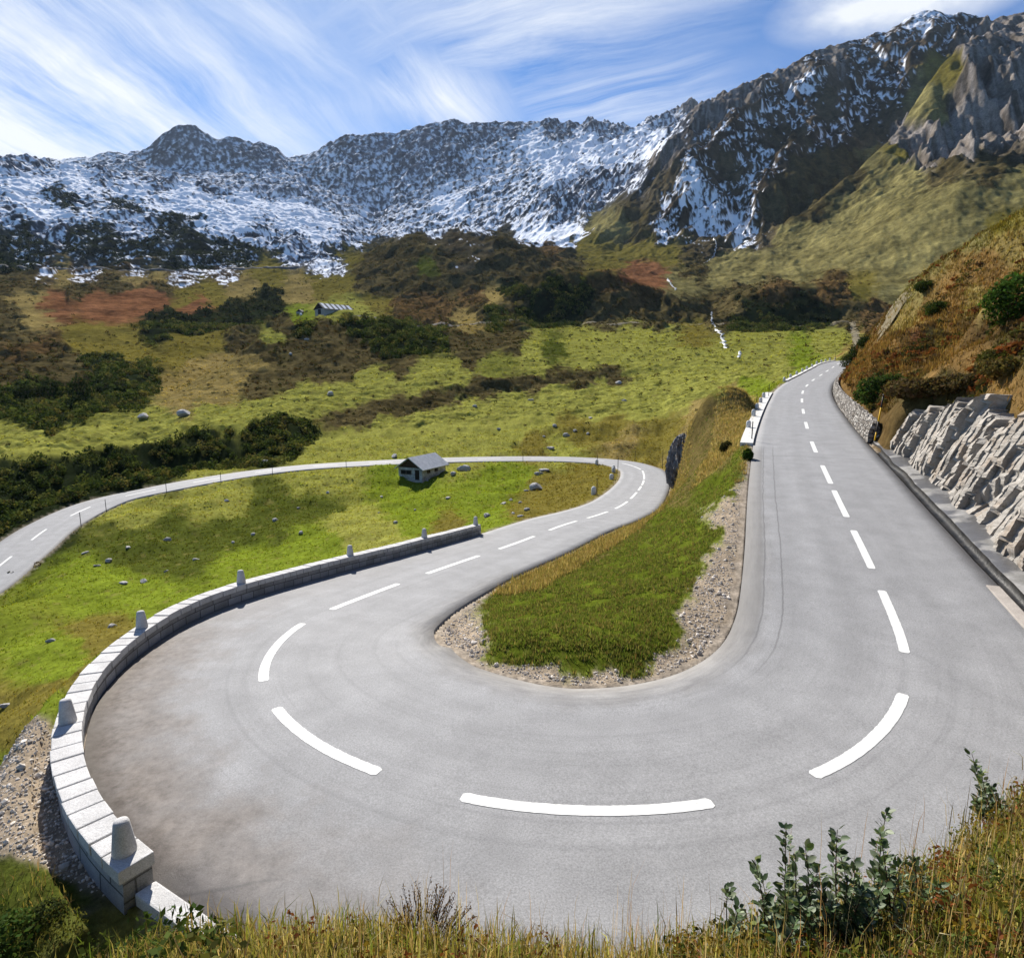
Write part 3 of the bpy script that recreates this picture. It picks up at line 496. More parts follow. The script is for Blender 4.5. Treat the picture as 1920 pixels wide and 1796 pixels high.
def gh(x, y):
    x = np.atleast_1d(x).astype(float); y = np.atleast_1d(y).astype(float)
    a = (np.arctan2(x, y) - AZ[0]) / (AZ[1] - AZ[0]); r = np.interp(np.log(np.maximum(np.hypot(x, y), 1.0)), LR, np.arange(NR))
    i = np.clip(r.astype(int), 0, NR - 2); j = np.clip(a.astype(int), 0, NCOL - 2); u = np.clip(r - i, 0, 1); v = np.clip(a - j, 0, 1)
    return GZ[i, j] * (1 - u) * (1 - v) + GZ[i + 1, j] * u * (1 - v) + GZ[i, j + 1] * (1 - u) * v + GZ[i + 1, j + 1] * u * v
def hit(px, py, rmin=4.0):
    x, Y, Z = ray(px, py); l = math.hypot(x, Y); rs = RAD[RAD > rmin]
    t = rs / l; zz = H + Z * t; g = gh(x * t, Y * t); b = np.nonzero(g >= zz)[0]
    i = b[0] if len(b) else len(rs) - 1
    if i == 0: return np.array([x * t[0], Y * t[0], g[0]])
    d0 = zz[i - 1] - g[i - 1]; d1 = zz[i] - g[i]; f = d0 / (d0 - d1 + 1e-9); tt = t[i - 1] + (t[i] - t[i - 1]) * f
    return np.array([x * tt, Y * tt, float(gh(x * tt, Y * tt)[0])])
# ------------------------------------------------------------------ camera, sun, sky
cam = bpy.data.cameras.new('Camera'); co = bpy.data.objects.new('Camera', cam); C.objects.link(co)
co.location = (0, 0, H); co.rotation_euler = (math.pi / 2 - PIT, 0, 0)
cam.sensor_fit = 'HORIZONTAL'; cam.sensor_width = 36; cam.lens = F / 1920 * 36; cam.clip_end = 30000; cam.clip_start = .05
S = bpy.context.scene; S.camera = co
SUN_AZ, SUN_EL = R(-21), R(37)
sd = Vector((math.sin(SUN_AZ) * math.cos(SUN_EL), math.cos(SUN_AZ) * math.cos(SUN_EL), math.sin(SUN_EL)))
sl = bpy.data.lights.new('Sun', 'SUN'); sl.energy = 5.0; sl.angle = R(.55); sl.color = (1, .95, .87)
so = bpy.data.objects.new('Sun', sl); C.objects.link(so); so.rotation_euler = sd.to_track_quat('Z', 'Y').to_euler()
S.view_settings.view_transform = 'Standard'; S.view_settings.look = 'None'; S.view_settings.exposure = .92; S.view_settings.gamma = 1
S.cycles.use_denoising = True; S.cycles.max_bounces = 6; S.cycles.transparent_max_bounces = 6; S.cycles.volume_bounces = 0
W = bpy.data.worlds.new('World'); S.world = W; W.use_nodes = True
class WT(NT):
    def __init__(s, w): s.t = w.node_tree; s.n = s.t.nodes; s.l = s.t.links
t = WT(W)
sky = t.new('ShaderNodeTexSky', sky_type='NISHITA', sun_disc=False, sun_elevation=SUN_EL, sun_rotation=SUN_AZ, altitude=2000, air_density=1.0, dust_density=.3, ozone_density=2.5)
D = t.coord('Generated')
sep = t.new('ShaderNodeSeparateXYZ'); t.l.new(D, sep.inputs[0]); dX, dY, dZ = sep.outputs
den = t.math('ADD', t.math('MAXIMUM', dZ, .0), .18)
cmb = t.new('ShaderNodeCombineXYZ'); t.l.new(t.math('DIVIDE', dX, den), cmb.inputs[0]); t.l.new(t.math('DIVIDE', dY, den), cmb.inputs[1])
P0 = cmb.outputs[0]                                     # position on the flat cirrus layer
def skypt(px, py):
    x, Y, Z = ray(px, py); v = Vector((x, Y, Z)).normalized(); d = max(v.z, 0) + .18
    return Vector((v.x / d, v.y / d, 0))
warp = t.new('ShaderNodeTexNoise'); t.l.new(P0, warp.inputs['Vector']); warp.inputs['Scale'].default_value = 1.1; warp.inputs['Detail'].default_value = 3
wv = t.new('ShaderNodeVectorMath', operation='MULTIPLY_ADD'); t.l.new(warp.outputs['Color'], wv.inputs[0]); wv.inputs[1].default_value = (.30, .30, 0); t.l.new(P0, wv.inputs[2])
def wisps(a, b, len_, wid, det=7, rough=.62):
    """fibrous cirrus running along the photo direction a->b"""
    v = skypt(*b) - skypt(*a); ang = math.atan2(v.y, v.x)
    m = t.mapping(t.mapping(wv.outputs[0], rot=(0, 0, -ang)), scale=(1 / len_, 1 / wid, 1))
    return t.noise(m, 1.0, det, rough, .25)
def blob(a, b, w, soft=1.0):
    """soft bank of cloud between two sky points"""
    A, B = skypt(*a), skypt(*b); m = (A + B) / 2; v = B - A; L = v.length / 2 + w; ang = math.atan2(v.y, v.x)
    q = t.mapping(t.mapping(t.mapping(P0, loc=tuple(-m)), rot=(0, 0, -ang)), scale=(1 / L, 1 / w, 1))
    n = t.new('ShaderNodeVectorMath', operation='LENGTH'); t.l.new(q, n.inputs[0])
    return t.ramp(n.outputs['Value'], [(0, 1), (.45, .62), (1.0, 0)])
def bank(a, b, w, wisp, gain):
    return t.math('MULTIPLY', t.math('MULTIPLY', blob(a, b, w), wisp), gain)
w1 = t.ramp(wisps((60, 40), (330, 230), 1.7, .26, 12, .70), [(.30, 0), (.66, 1)])
w2 = t.ramp(wisps((760, 130), (1350, -20), 1.5, .20, 12, .70), [(.32, 0), (.68, 1)])
w3 = t.ramp(wisps((480, 0), (700, 190), 1.4, .22, 12, .70), [(.32, 0), (.70, 1)])
w4 = t.ramp(wisps((1060, 225), (1220, 190), .8, .07), [(.40, 0), (.8, 1)])
w5 = t.ramp(t.noise(t.mapping(wv.outputs[0]), 3.2, 7, .6), [(.36, 0), (.68, 1)])
banks = [bank((-200, 40), (230, 250), .95, w1, 1.3), bank((-150, 260), (140, 262), .8, w1, 1.4), bank((760, 150), (1300, -40), .30, w2, 1.05), bank((420, 20), (640, 60), .42, w3, .7), bank((780, 150), (860, 215), .22, w3, 1.1),
         bank((1080, 215), (1230, 190), .26, w4, 1.1), bank((1560, 20), (1800, -20), .14, w5, 1.6), bank((560, 230), (600, 270), .5, w1, .4), bank((300, -60), (1000, -160), .5, w2, .4)]
acc = banks[0]
for bq in banks[1:]: acc = t.math('MAXIMUM', acc, bq)
veil = t.math('MULTIPLY', t.ramp(t.noise(t.mapping(wv.outputs[0], scale=(.8, 1.6, 1)), 1.6, 6, .6), [(.35, 0), (.8, 1)]), .22)
acc = t.math('MINIMUM', t.math('ADD', acc, veil), .96)
cl = t.mix(acc, t.mix(1, sky.outputs[0], (.33, .64, .92), 'MULTIPLY'), (6.7, 6.95, 7.3))
t.l.new(cl, W.node_tree.nodes['Background'].inputs[0]); W.node_tree.nodes['Background'].inputs[1].default_value = .075
# ------------------------------------------------------------------ roads
def s_at3(px, py, off, dz=0):
    q = RC[:, :2] + NI * np.interp(RS, RS, np.full(len(RS), off) if np.isscalar(off) else off)[:, None]; a, b = project(q[:, 0], q[:, 1], RC[:, 2] + dz)
    return float(RS[np.argmin((a - px) ** 2 + (b - py) ** 2)])
wo = lambda s: float(np.interp(s, RS, WO)); wi = lambda s: float(np.interp(s, RS, WI))
SW0, SW1 = s_at(715, 1455) + .8, s_at3(903, 1000, -WO)
def asphalt():
    t = NT('worn_asphalt'); o = t.coord(); off, sa, eo, ei = (t.attr(k) for k in ('off', 'along', 'eo', 'ei'))
    cv = t.new('ShaderNodeCombineXYZ'); t.l.new(off, cv.inputs[0]); t.l.new(sa, cv.inputs[1]); uv = cv.outputs[0]
    fine = t.noise(o, 34, 4, .8); mid = t.noise(o, 1.1, 5, .6); pat = t.noise(t.mapping(uv, scale=(1.5, .10, 1)), 1.0, 4, .55)
    c = t.mix(t.ramp(fine, [(.3, 0), (.7, 1)]), (.16, .16, .163), (.345, .345, .350))
    c = t.mix(1, c, t.ramp(mid, [(.3, .88), (.7, 1.10)]), 'MULTIPLY')
    c = t.mix(1, c, t.ramp(pat, [(.3, .93), (.7, 1.06)]), 'MULTIPLY')
    spk = t.ramp(t.vor(o, 30), [(0, 1), (.12, 0)]); c = t.mix(t.math('MULTIPLY', spk, .35), c, (.42, .42, .42))
    for w_ in (-2.45, -1.0, 1.0, 2.45): c = t.mix(t.math('MULTIPLY', t.ramp(t.math('ABSOLUTE', t.math('SUBTRACT', off, w_)), [(.05, 1), (.5, 0)]), t.math('MULTIPLY', pat, .22)), c, (.14, .14, .142))
    # tyre marks round the hairpin
    arc = t.noise(t.mapping(uv, scale=(5.5, .05, 1)), 1.0, 5, .65)
    hp = t.math('MULTIPLY', t.ramp(t.math('DIVIDE', sa, 400), [(S_HP0 / 400 - .012, 0), (S_HP0 / 400 + .006, 1), (S_LL / 400 - .01, 1), (S_LL / 400 + .02, 0)]), t.ramp(arc, [(.50, 0), (.68, .20)]))
    c = t.mix(hp, c, (.10, .10, .105))
    # scoured inner edge of the bend
    inn = t.math('MULTIPLY', t.ramp(t.math('ADD', ei, t.math('MULTIPLY', t.math('SUBTRACT', mid, .5), .9)), [(.0, 1), (.55, .55), (.95, 0)]), t.ramp(t.math('DIVIDE', sa, 400), [(S_ROCK0 / 400, 0), (S_RL / 400, 1), (S_LL / 400 - .005, 1), (S_LL / 400 + .01, 0)]))
    c = t.mix(t.math('MULTIPLY', inn, .75), c, t.mix(t.ramp(t.noise(t.mapping(uv, scale=(7, .6, 1)), 1, 6, .7), [(.35, 0), (.65, 1)]), (.105, .10, .098), (.26, .25, .235)))
    # washed-in earth along the wall side of the bend
    m2 = t.noise(o, .9, 6, .62)
    dw = t.math('MULTIPLY', t.ramp(t.math('ADD', t.math('MULTIPLY', eo, .45), t.math('MULTIPLY', t.math('SUBTRACT', m2, .5), 1.5)), [(.0, 1), (.5, .7), (1.25, 0)]), t.ramp(t.math('DIVIDE', sa, 400), [((SW0 - 4) / 400, 0), (SW0 / 400, .9), (s_at3(254, 1180, -3.3) / 400, .9), (s_at3(450, 1090, -3) / 400, .25), (SW1 / 400 + .02, 0)]))
    c = t.mix(dw, c, t.mix(t.ramp(t.noise(o, 5, 6, .7), [(.35, 0), (.65, 1)]), (.095, .078, .064), (.20, .172, .15)))
    # dusty margins, construction joints, patches
    ed = t.math('MINIMUM', eo, ei); c = t.mix(t.math('MULTIPLY', t.ramp(ed, [(0, 1), (.28, 0)]), .45), c, (.27, .25, .225))
    def line(v, at_, w, wob=.03):
        d = t.math('ABSOLUTE', t.math('SUBTRACT', t.math('ADD', v, t.math('MULTIPLY', t.math('SUBTRACT', m2, .5), wob * 4)), at_))
        return t.ramp(t.math('DIVIDE', d, w), [(.0, .85), (1, 0)])
    rl = t.ramp(t.math('DIVIDE', sa, 400), [(S_ROCK0 / 400 - .002, 0), (S_ROCK0 / 400, 1), (S_HP0 / 400, 1), (S_HP0 / 400 + .012, 0)])
    for a_ in (.62, 1.12): c = t.mix(t.math('MULTIPLY', t.math('MULTIPLY', line(ei, a_, .035), rl), .7), c, (.07, .07, .07))
    c = t.mix(t.math('MULTIPLY', t.math('MULTIPLY', t.ramp(ei, [(.0, 1), (.5, 1), (.62, 0)]), rl), .6), c, (.13, .125, .12))
    c = t.mix(t.math('MULTIPLY', line(sa, S_ROCK0 + 2.2, .05), .75), c, (.06, .06, .06))
    c = t.mix(t.math('MULTIPLY', t.math('MULTIPLY', line(t.math('ADD', sa, t.math('MULTIPLY', eo, .9)), SW0 - .3, .06), t.ramp(eo, [(.75, 1), (.95, 0)])), .5), c, (.08, .08, .08))
    cr = t.ramp(t.vor(t.mapping(wv_n(t, o), scale=(1, 1, 1)), .22, 'DISTANCE_TO_EDGE'), [(0, 1), (.006, 0)]); c = t.mix(t.math('MULTIPLY', cr, .09), c, (.08, .08, .08))
    t.b.inputs['Specular IOR Level'].default_value = .15
    return t.fin(c, t.ramp(fine, [(.3, .70), (.7, .85)]), t.bump(t.math('ADD', fine, t.math('MULTIPLY', t.noise(o, 120, 2), .6)), .55, .012))
def wv_n(t, o):
    n = t.new('ShaderNodeTexNoise'); t.l.new(o, n.inputs['Vector']); n.inputs['Scale'].default_value = .8; n.inputs['Detail'].default_value = 4
    a = t.new('ShaderNodeVectorMath', operation='MULTIPLY_ADD'); t.l.new(n.outputs['Color'], a.inputs[0]); a.inputs[1].default_value = (1.6, 1.6, 0); t.l.new(o, a.inputs[2])
    return a.outputs[0]
def ribbon(name, s0, s1, offs, mat, dzs, step=.4, kind='structure', extra=True):
    """strip along the road; offs / dzs: lists of functions or numbers across"""
    ss = np.arange(s0, s1 + 1e-6, step); V, of, al, eo, ei = [], [], [], [], []
    for s in ss:
        for o, dz in zip(offs, dzs):
            o = o(s) if callable(o) else o; dz = dz(s) if callable(dz) else dz
            V.append(at(s, o, dz)); of.append(o); al.append(s); eo.append(o + wo(s)); ei.append(wi(s) - o)
    me = npmesh(name, np.array(V), gridfaces(len(ss), len(offs)), 4, uv=np.c_[of, al], extra=dict(off=of, along=al, eo=eo, ei=ei))
    bm = bmesh.new(); bm.from_mesh(me); bmesh.ops.recalc_face_normals(bm, faces=bm.faces)
    if sum(f.normal.z for f in bm.faces) < 0: bmesh.ops.reverse_faces(bm, faces=bm.faces)
    bm.to_mesh(me); bm.free()
    return tag(link(name, me, mat), kind=kind)
us = np.linspace(0, 1, 13)
ro_ = [(lambda s: -wo(s) - .04)] + [(lambda s, u=u: -wo(s) + (wo(s) + wi(s)) * u) for u in us] + [(lambda s: wi(s) + .04)]
ribbon('road', RS[0], RS[-1] - .5, ro_, asphalt(), [-.35] + [(lambda s, u=u: .045 * (1 - (2 * u - 1) ** 2)) for u in us] + [-.35])
crown = lambda s, o: .045 * (1 - (2 * (o + wo(s)) / (wo(s) + wi(s)) - 1) ** 2)
DASH = [(1539, 874, 1559, 906), (1562, 923, 1586, 969), (1596, 997, 1637, 1069), (1651, 1113, 1700, 1229), (1698, 1305, 1540, 1458), (1340, 1513, 875, 1503), (718, 1457, 510, 1327), (493, 1275, 565, 1168), (620, 1142, 752, 1096), (801, 1076, 896, 1044), (933, 1031, 1003, 1009), (1031, 999, 1084, 982), (1101, 973, 1139, 962), (1153, 953, 1178, 943), (1183, 937, 1197, 926), (1200, 922, 1204.5, 914), (1205, 911, 1206.5, 901), (1206.5, 899, 1206, 881)]
dl = [(s_at(a, b), s_at(c, d)) for a, b, c, d in DASH]
for a, b in [(1572, 682.5), (1562, 689), (1551, 696), (1539, 704), (1525, 713), (1513, 723.5), (1505, 736), (1503.6, 752), (1506, 772), (1512, 799), (1525, 838), (1198, 873), (1179, 867.5)]:
    s_ = s_at(a, b); dl.append((s_ - 1.95, s_ + 1.95))
s_ = s_at(1150, 866) + 2
while s_ < RS[-1] - 6: dl.append((s_, s_ + 3.9)); s_ += 9.0
V, Fq, wear = [], [], []
for a, b in dl:
    a, b = min(a, b), max(a, b); n = max(6, int((b - a) / .06)) if b - a < 12 else 40; base = len(V); off0 = len(V)
    w = .112
    for k in range(n + 1):
        s_ = a + (b - a) * k / n; j = random.uniform(-.004, .004); e_ = .04 if k in (0, n) else 0
        V.append(at(s_, -w + j + e_, crown(s_, 0) + .006)); V.append(at(s_, w + random.uniform(-.006, .006) - e_, crown(s_, 0) + .006))
    for k in range(n): Fq.append((base + 2 * k, base + 2 * k + 1, base + 2 * k + 3, base + 2 * k + 2))
t = NT('white_road_paint'); o = t.coord()
wr = t.ramp(t.math('ADD', t.noise(o, 9, 6, .7), t.math('MULTIPLY', t.noise(o, 60, 3, .7), .5)), [(.50, 0), (.66, 1)])
me = npmesh('road_marking', np.array(V), np.array(Fq)[:, ::-1], 4)
tag(link('road_marking', me, t.fin(t.mix(wr, (.40, .40, .39), (.64, .64, .62)), .6, t.bump(t.noise(o, 70, 3), .4, .006))), kind='structure')
# drain channel and concrete apron under the rock
SA0, SA1 = s_at3(1620, 830, -WO) + .1, S_HP0 + 3.5
conc = NT('old_concrete'); o = conc.coord()
cc = conc.mix(conc.ramp(conc.noise(o, 1.6, 6, .65), [(.35, 0), (.65, 1)]), (.13, .125, .115), (.27, .26, .25)); wet = conc.ramp(conc.noise(o, .55, 4, .5), [(.42, 0), (.52, 1)])
cc = conc.mix(conc.math('MULTIPLY', wet, .8), cc, (.075, .072, .07))
conc.b.inputs['Specular IOR Level'].default_value = .5
M_CONC = conc.fin(cc, conc.mix(wet, .85, .28), conc.bump(conc.noise(o, 9, 6, .65), .5, .03))
gut = NT('wet_gutter'); o = gut.coord()
M_GUT = gut.fin(gut.mix(gut.ramp(gut.noise(o, 2.5, 5), [(.4, 0), (.6, 1)]), (.010, .010, .010), (.028, .026, .023)), .4, gut.bump(gut.noise(o, 7, 5), .5, .03))
jig = lambda s, a, sd_=0: a + .10 * float(fbm(np.array([s * .45 + sd_]), np.array([3.7]), 3, 5)[0])
g0 = lambda s: -wo(s) - .03; g1 = lambda s: -wo(s) - jig(s, .42)
ribbon('drain_channel', SA0, SA1, [g0, lambda s: g0(s) - .06, lambda s: (g0(s) + g1(s)) / 2, lambda s: g1(s) + .05, g1], M_GUT, [.0, -.14, -.19, -.13, .04])
ribbon('concrete_apron', SA0, SA1, [g1, lambda s: g1(s) - .05, lambda s: -wo(s) - 1.15, lambda s: -wo(s) - 2.2], M_CONC, [.02, .05, .14, .30])
# ------------------------------------------------------------------ rock face beside the upper road
def rockmat(name, base=(.40, .365, .32), strata=False):
    t = NT(name); o = t.coord()
    st = t.mapping(o, rot=(R(-18), R(34), 0), scale=(1, 1, .13))
    if strata:
        cv = t.new('ShaderNodeCombineXYZ'); t.l.new(t.math('MULTIPLY', t.attr('strat'), 2.6), cv.inputs[0]); t.l.new(t.math('MULTIPLY', t.attr('up'), .35), cv.inputs[1]); st = cv.outputs[0]
    n1 = t.noise(st, 2.2 if not strata else 1.0, 9, .72, .5); n2 = t.noise(o, 1.0, 5, .6); n3 = t.noise(o, 14, 5, .7)
    c = t.mix(t.ramp(n1, [(.30, 0), (.66, 1)]), tuple(k * .34 for k in base), tuple(k * 1.15 for k in base))
    c = t.mix(t.ramp(n2, [(.50, 0), (.66, .8)]), c, (.30, .235, .175))
    c = t.mix(t.ramp(n3, [(.52, 0), (.68, .55)]), c, (.50, .49, .47))
    crk = t.ramp(n1, [(.30, 1), (.40, 0)]); c = t.mix(t.math('MULTIPLY', crk, .85), c, (.045, .043, .038))
    lich = t.ramp(t.noise(t.mapping(o, loc=(9, 4, 2)), 2.6, 6, .7), [(.60, 0), (.68, .6)]); c = t.mix(lich, c, (.10, .085, .04))
    return t.fin(c, .85, t.bump(t.math('ADD', n1, t.math('MULTIPLY', n3, .4)), .9, .12))
def saw(x):
    f = x - np.floor(x); return np.where(f < .86, f / .86, (1 - f) / .14)
def build_rock():
    s0, s1 = SA0 - 2.4, S_HP0 + 4.5
    ss = np.arange(s0, s1, .075); nv = 92; vv = np.linspace(0, 1.25, nv)
    fade = sstep(s0, s0 + 2.2, ss)
    hh = np.array([HR(s) for s in ss]) * (.84 + .42 * fbm(ss * .32, ss * 0 + 2, 3, 7) + .20 * fbm(ss * .8, ss * 0, 3, 8)) * (.75 + .25 * fade)
    Sg, Vg = np.meshgrid(ss, vv, indexing='ij'); Hg = np.array([HR(s) for s in ss])[:, None] * Vg * 1.12; ov = np.maximum(Hg - hh[:, None], 0)
    a = Sg - .48 * Hg + .14 * fbm(Sg * .3, Hg * .25, 2, 19) + .05 * fbm(Sg * 2.2, Hg * 1.6, 3, 20)
    def slabs(x, seed, depth):                              # beds of uneven thickness: each bed steps out by its own amount and tilts
        i = np.floor(x); f = x - i; h = lambda k: (np.sin(k * 127.1 + seed * 31.7) * 43758.5453) % 1.0
        return depth * (h(i) - .5) + depth * .55 * (f - .5) * (h(i + 57) * 1.6 - .3)
    big = fbm(a * .22, Hg * .07 + 5, 2, 21)
    joint = np.floor(Hg * .55 + 2.2 * fbm(a * .35, Hg * .1, 2, 45) + (np.floor(a * .8) * .37) % 1.0)
    out = .30 * big + slabs(a * .42 + .25 * pn(Hg * .12, a * .1, 47), 1, .52) + slabs(a * 1.25 + .2 * pn(Hg * .2, a * .2, 48), 2, .22) + slabs(a * 3.6, 3, .07) + .07 * (np.sin(joint * 91.7 + np.floor(a * .8) * 7.3) * .5) + .06 * fbm(a * 5, Hg * .8, 4, 35, .65)
    out -= np.maximum(0, .07 - np.abs(pn(a * .30, Hg * .06 + 1, 33))) * 5
    env = np.clip(Hg * 1.2 + .25, 0, 1) * np.clip(1 - ov * .5, .1, 1) * (.3 + .7 * fade[:, None])
    base = np.array([wo(s) for s in ss])[:, None] + .95 + jitter_(ss)[:, None]
    setb = base + .30 * Hg + .018 * Hg ** 2 + ov * 2.2 - out * env
    V = np.empty((len(ss), nv, 3))
    i = np.interp(ss, RS, np.arange(len(RS))).astype(int)
    V[..., 0] = RC[i, 0][:, None] - NI[i, 0][:, None] * setb; V[..., 1] = RC[i, 1][:, None] - NI[i, 1][:, None] * setb
    lean = .14 * Hg; V[..., 0] += TG[i, 0][:, None] * lean; V[..., 1] += TG[i, 1][:, None] * lean
    V[..., 2] = RC[i, 2][:, None] - .10 + Hg + .05 * env * fbm(a * 3, Hg * 2, 3, 37) - ov * 1.15
    return npmesh('rock_face', V.reshape(-1, 3), gridfaces(len(ss), nv), 4, smooth=False, extra=dict(strat=a.ravel(), up=Hg.ravel()))
def jitter_(ss): return .28 * fbm(ss * .28, ss * 0 + 8, 3, 41)
tag(link('rock_face', build_rock(), rockmat('grey_gneiss', strata=True)), kind='structure')
# ------------------------------------------------------------------ granite parapet round the hairpin
def granite(name, base, brick=None):
    t = NT(name); o = t.coord()
    n = t.noise(o, 55, 4, .7); n2 = t.noise(o, 2.2, 5, .6)
    c = t.mix(t.ramp(n, [(.35, 0), (.65, 1)]), tuple(k * .72 for k in base), tuple(min(.8, k * 1.15) for k in base))
    c = t.mix(1, c, t.ramp(n2, [(.3, .80), (.7, 1.12)]), 'MULTIPLY'); nrm = t.bump(t.noise(o, 24, 5, .7), .6, .02)
    if brick:
        b = t.new('ShaderNodeTexBrick'); t.l.new(t.coord('UV'), b.inputs['Vector']); b.offset = .42; b.squash = .8; b.squash_frequency = 3
        for k, v in (('Scale', 1), ('Mortar Size', .014), ('Mortar Smooth', .3), ('Bias', -.1), ('Brick Width', brick[0]), ('Row Height', brick[1])): b.inputs[k].default_value = v
        b.inputs['Color1'].default_value = (.75, .74, .72, 1); b.inputs['Color2'].default_value = (1.1, 1.1, 1.12, 1); b.inputs['Mortar'].default_value = (.35, .34, .32, 1)
        c = t.mix(1, c, b.outputs[0], 'MULTIPLY'); nrm = t.bump(t.math('SUBTRACT', 1.0, b.outputs['Fac']), .8, .03, nrm)
    return t.fin(c, .85, nrm)
M_COP = granite('pale_granite', (.52, .51, .50)); M_BODY = granite('granite_blocks', (.34, .34, .345), (.55, .26))
wall = empty('parapet_wall', at((SW0 + SW1) / 2, -wo((SW0 + SW1) / 2) - .35))
tag(wall, 'low curved wall of pale granite blocks with flat coping round the outside of the hairpin', 'wall')
inv = Matrix.Translation(-Vector(wall.location))
WT_ = lambda s: .42 + .08 * sstep(SW0 + 4, SW0 + 9, s)
def wall_sweep(name, prof, s0, s1, mat, parent, step=.25):
    ss = np.linspace(s0, s1, int((s1 - s0) / step) + 2); V, uv = [], []
    for s in ss:
        for o, z in prof(s): V.append(at(s, -wo(s) - o, z)); uv.append((s, z + o))
    n = len(prof(s0)); V = np.array(V); fc = gridfaces(len(ss), n)
    me = bpy.data.meshes.new(name); caps = [tuple(range(n)), tuple(range((len(ss) - 1) * n, len(ss) * n))[::-1]]
    me.from_pydata([tuple(v) for v in V], [], [tuple(f) for f in fc] + caps); l = me.uv_layers.new(name='UVMap'); uv = np.array(uv, np.float32); pr = [np.array(prof(q), np.float32) for q in (s0, s1)]
    li = np.empty(len(me.loops), np.int32); me.loops.foreach_get('vertex_index', li); L = uv[li]; L[-2 * n:-n] = pr[0]; L[-n:] = pr[1][::-1]; l.data.foreach_set('uv', np.ascontiguousarray(L).ravel())
    bm = bmesh.new(); bm.from_mesh(me); bmesh.ops.recalc_face_normals(bm, faces=bm.faces); bm.to_mesh(me); bm.free()
    o = link(name, me, mat, parent)
    if parent: o.matrix_parent_inverse = Matrix.Translation(-Vector(parent.location))
    return o
wall_sweep('wall_body', lambda s: [(.06, -.4), (.04, WT_(s) - .13), (.40, WT_(s) - .13), (.45, -.6), (.75, -2.6)], SW0 + .02, SW1 - .02, M_BODY, wall)
mb = MB(); s = SW0; k = 0; B = []
while s < SW1 - .25:
    L = random.uniform(.26, .46); e1 = min(s + L, SW1); g = .012; h = random.uniform(-.008, .008); r0, r1 = random.uniform(-.012, .012), random.uniform(-.012, .012)
    c_ = []
    for z in (WT_(s) - .125, WT_(s) + .06 + h):
        for q, o in ((s + g, .0 + r0), (e1 - g, .0 + r0), (e1 - g, .45 + r1), (s + g, .45 + r1)): c_.append(at(q, -wo(q) - o, z))
    mb.add(c_, [(0, 1, 2, 3), (4, 5, 6, 7), (0, 1, 5, 4), (1, 2, 6, 5), (2, 3, 7, 6), (3, 0, 4, 7)]); s = e1; k += 1
o = mb.build('coping', M_COP, wall, bevel=.016); o.matrix_parent_inverse = inv
# low kerb carrying on from the end of the wall
mb = MB(); s1_ = SW0 - .02
for a, b in ((s1_ - 1.0, s1_ - .0), (s1_ - 1.75, s1_ - 1.02)):
    c_ = [at(q, -wo(q) - o, z) for z in (-.8, .10) for q, o in ((a, .04), (b, .04), (b, .31), (a, .31))]
    mb.add(c_, [(0, 1, 2, 3), (4, 5, 6, 7), (0, 1, 5, 4), (1, 2, 6, 5), (2, 3, 7, 6), (3, 0, 4, 7)])
tag(mb.build('kerb_stone', M_COP, bevel=.03), 'low pale granite kerb running on from the near end of the parapet wall', 'kerb')
def bollard_mesh(h=.52, r0=.19, r1=.125):
    mb = MB(); mb.lathe([(r0 * .96, -.02), (r0, .03), (r1 + (r0 - r1) * .35, h * .62), (r1, h * .9), (r1 * .86, h * .97), (r1 * .5, h), (r1 * .1, h + .006)], 20)
    return mb
bm0 = bollard_mesh().build('guard_stone', M_COP, smooth=True)
GS = [(234, 1588, 'tapered granite guard stone on the near end of the parapet wall, largest in the photo'), (120, 1338, 'granite guard stone on the parapet wall at its leftmost bulge'), (254, 1182, 'granite guard stone on the parapet where it swings right, third from the near end'), (450, 1090, 'granite guard stone on the parapet wall, fourth from the near end'),
      (655, 1042, 'granite guard stone on the parapet wall, third from its far end'), (792, 1012, 'granite guard stone on the parapet wall, next to last towards the far end'), (895, 990, 'granite guard stone standing on the very far end of the parapet wall')]
for i, (a, b, lab) in enumerate(GS):
    s = s_at3(a, b, -WO - .32, .56); s = min(max(s, SW0 + .24), SW1 - .35)
    o = bm0 if i == 0 else bm0.copy()
    if i: C.objects.link(o)
    o.location = at(s, -wo(s) - .225, WT_(s) + .06); o.rotation_euler = (0, 0, i * 1.3); o.scale = (.78, .78, random.uniform(.84, .95))
    tag(o, lab, 'guard stone', 'guard stones on the parapet wall')
# ------------------------------------------------------------------ upper road: kerb wall, guard stones, snow poles, retaining wall
SK0, SK1 = s_at3(1449, 742, WI + .3), s_at3(1412, 836, WI + .3)
M_WHITE = granite('white_concrete', (.66, .65, .62))
o = wall_sweep('kerb_wall', lambda s: [(-wo(s) - wi(s) - .02, -.5), (-wo(s) - wi(s) - .02, .14), (-wo(s) - wi(s) - .78, .14), (-wo(s) - wi(s) - .92, -2.2)], SK0, SK1, M_WHITE, None)
tag(o, 'flat white concrete kerb wall along the upper road beside the dry grass knoll', 'kerb wall')
SF0, SF1 = s_at3(1582, 669, WI), s_at3(1474, 717, WI + .3)
o = wall_sweep('kerb_wall', lambda s: [(-wo(s) - wi(s) - .02, -.5), (-wo(s) - wi(s) - .02, .16), (-wo(s) - wi(s) - .55, .16), (-wo(s) - wi(s) - .62, -1.6)], SF0, SF1, M_WHITE, None)
tag(o, 'long thin white kerb wall along the far end of the upper road', 'kerb wall')
def small_stone():
    mb = MB(); mb.lathe([(.17, -.3), (.17, .30), (.16, .42), (.11, .50), (.03, .53)], 14); return mb
ss0 = small_stone().build('guard_stone', M_WHITE, smooth=True); used = [False]
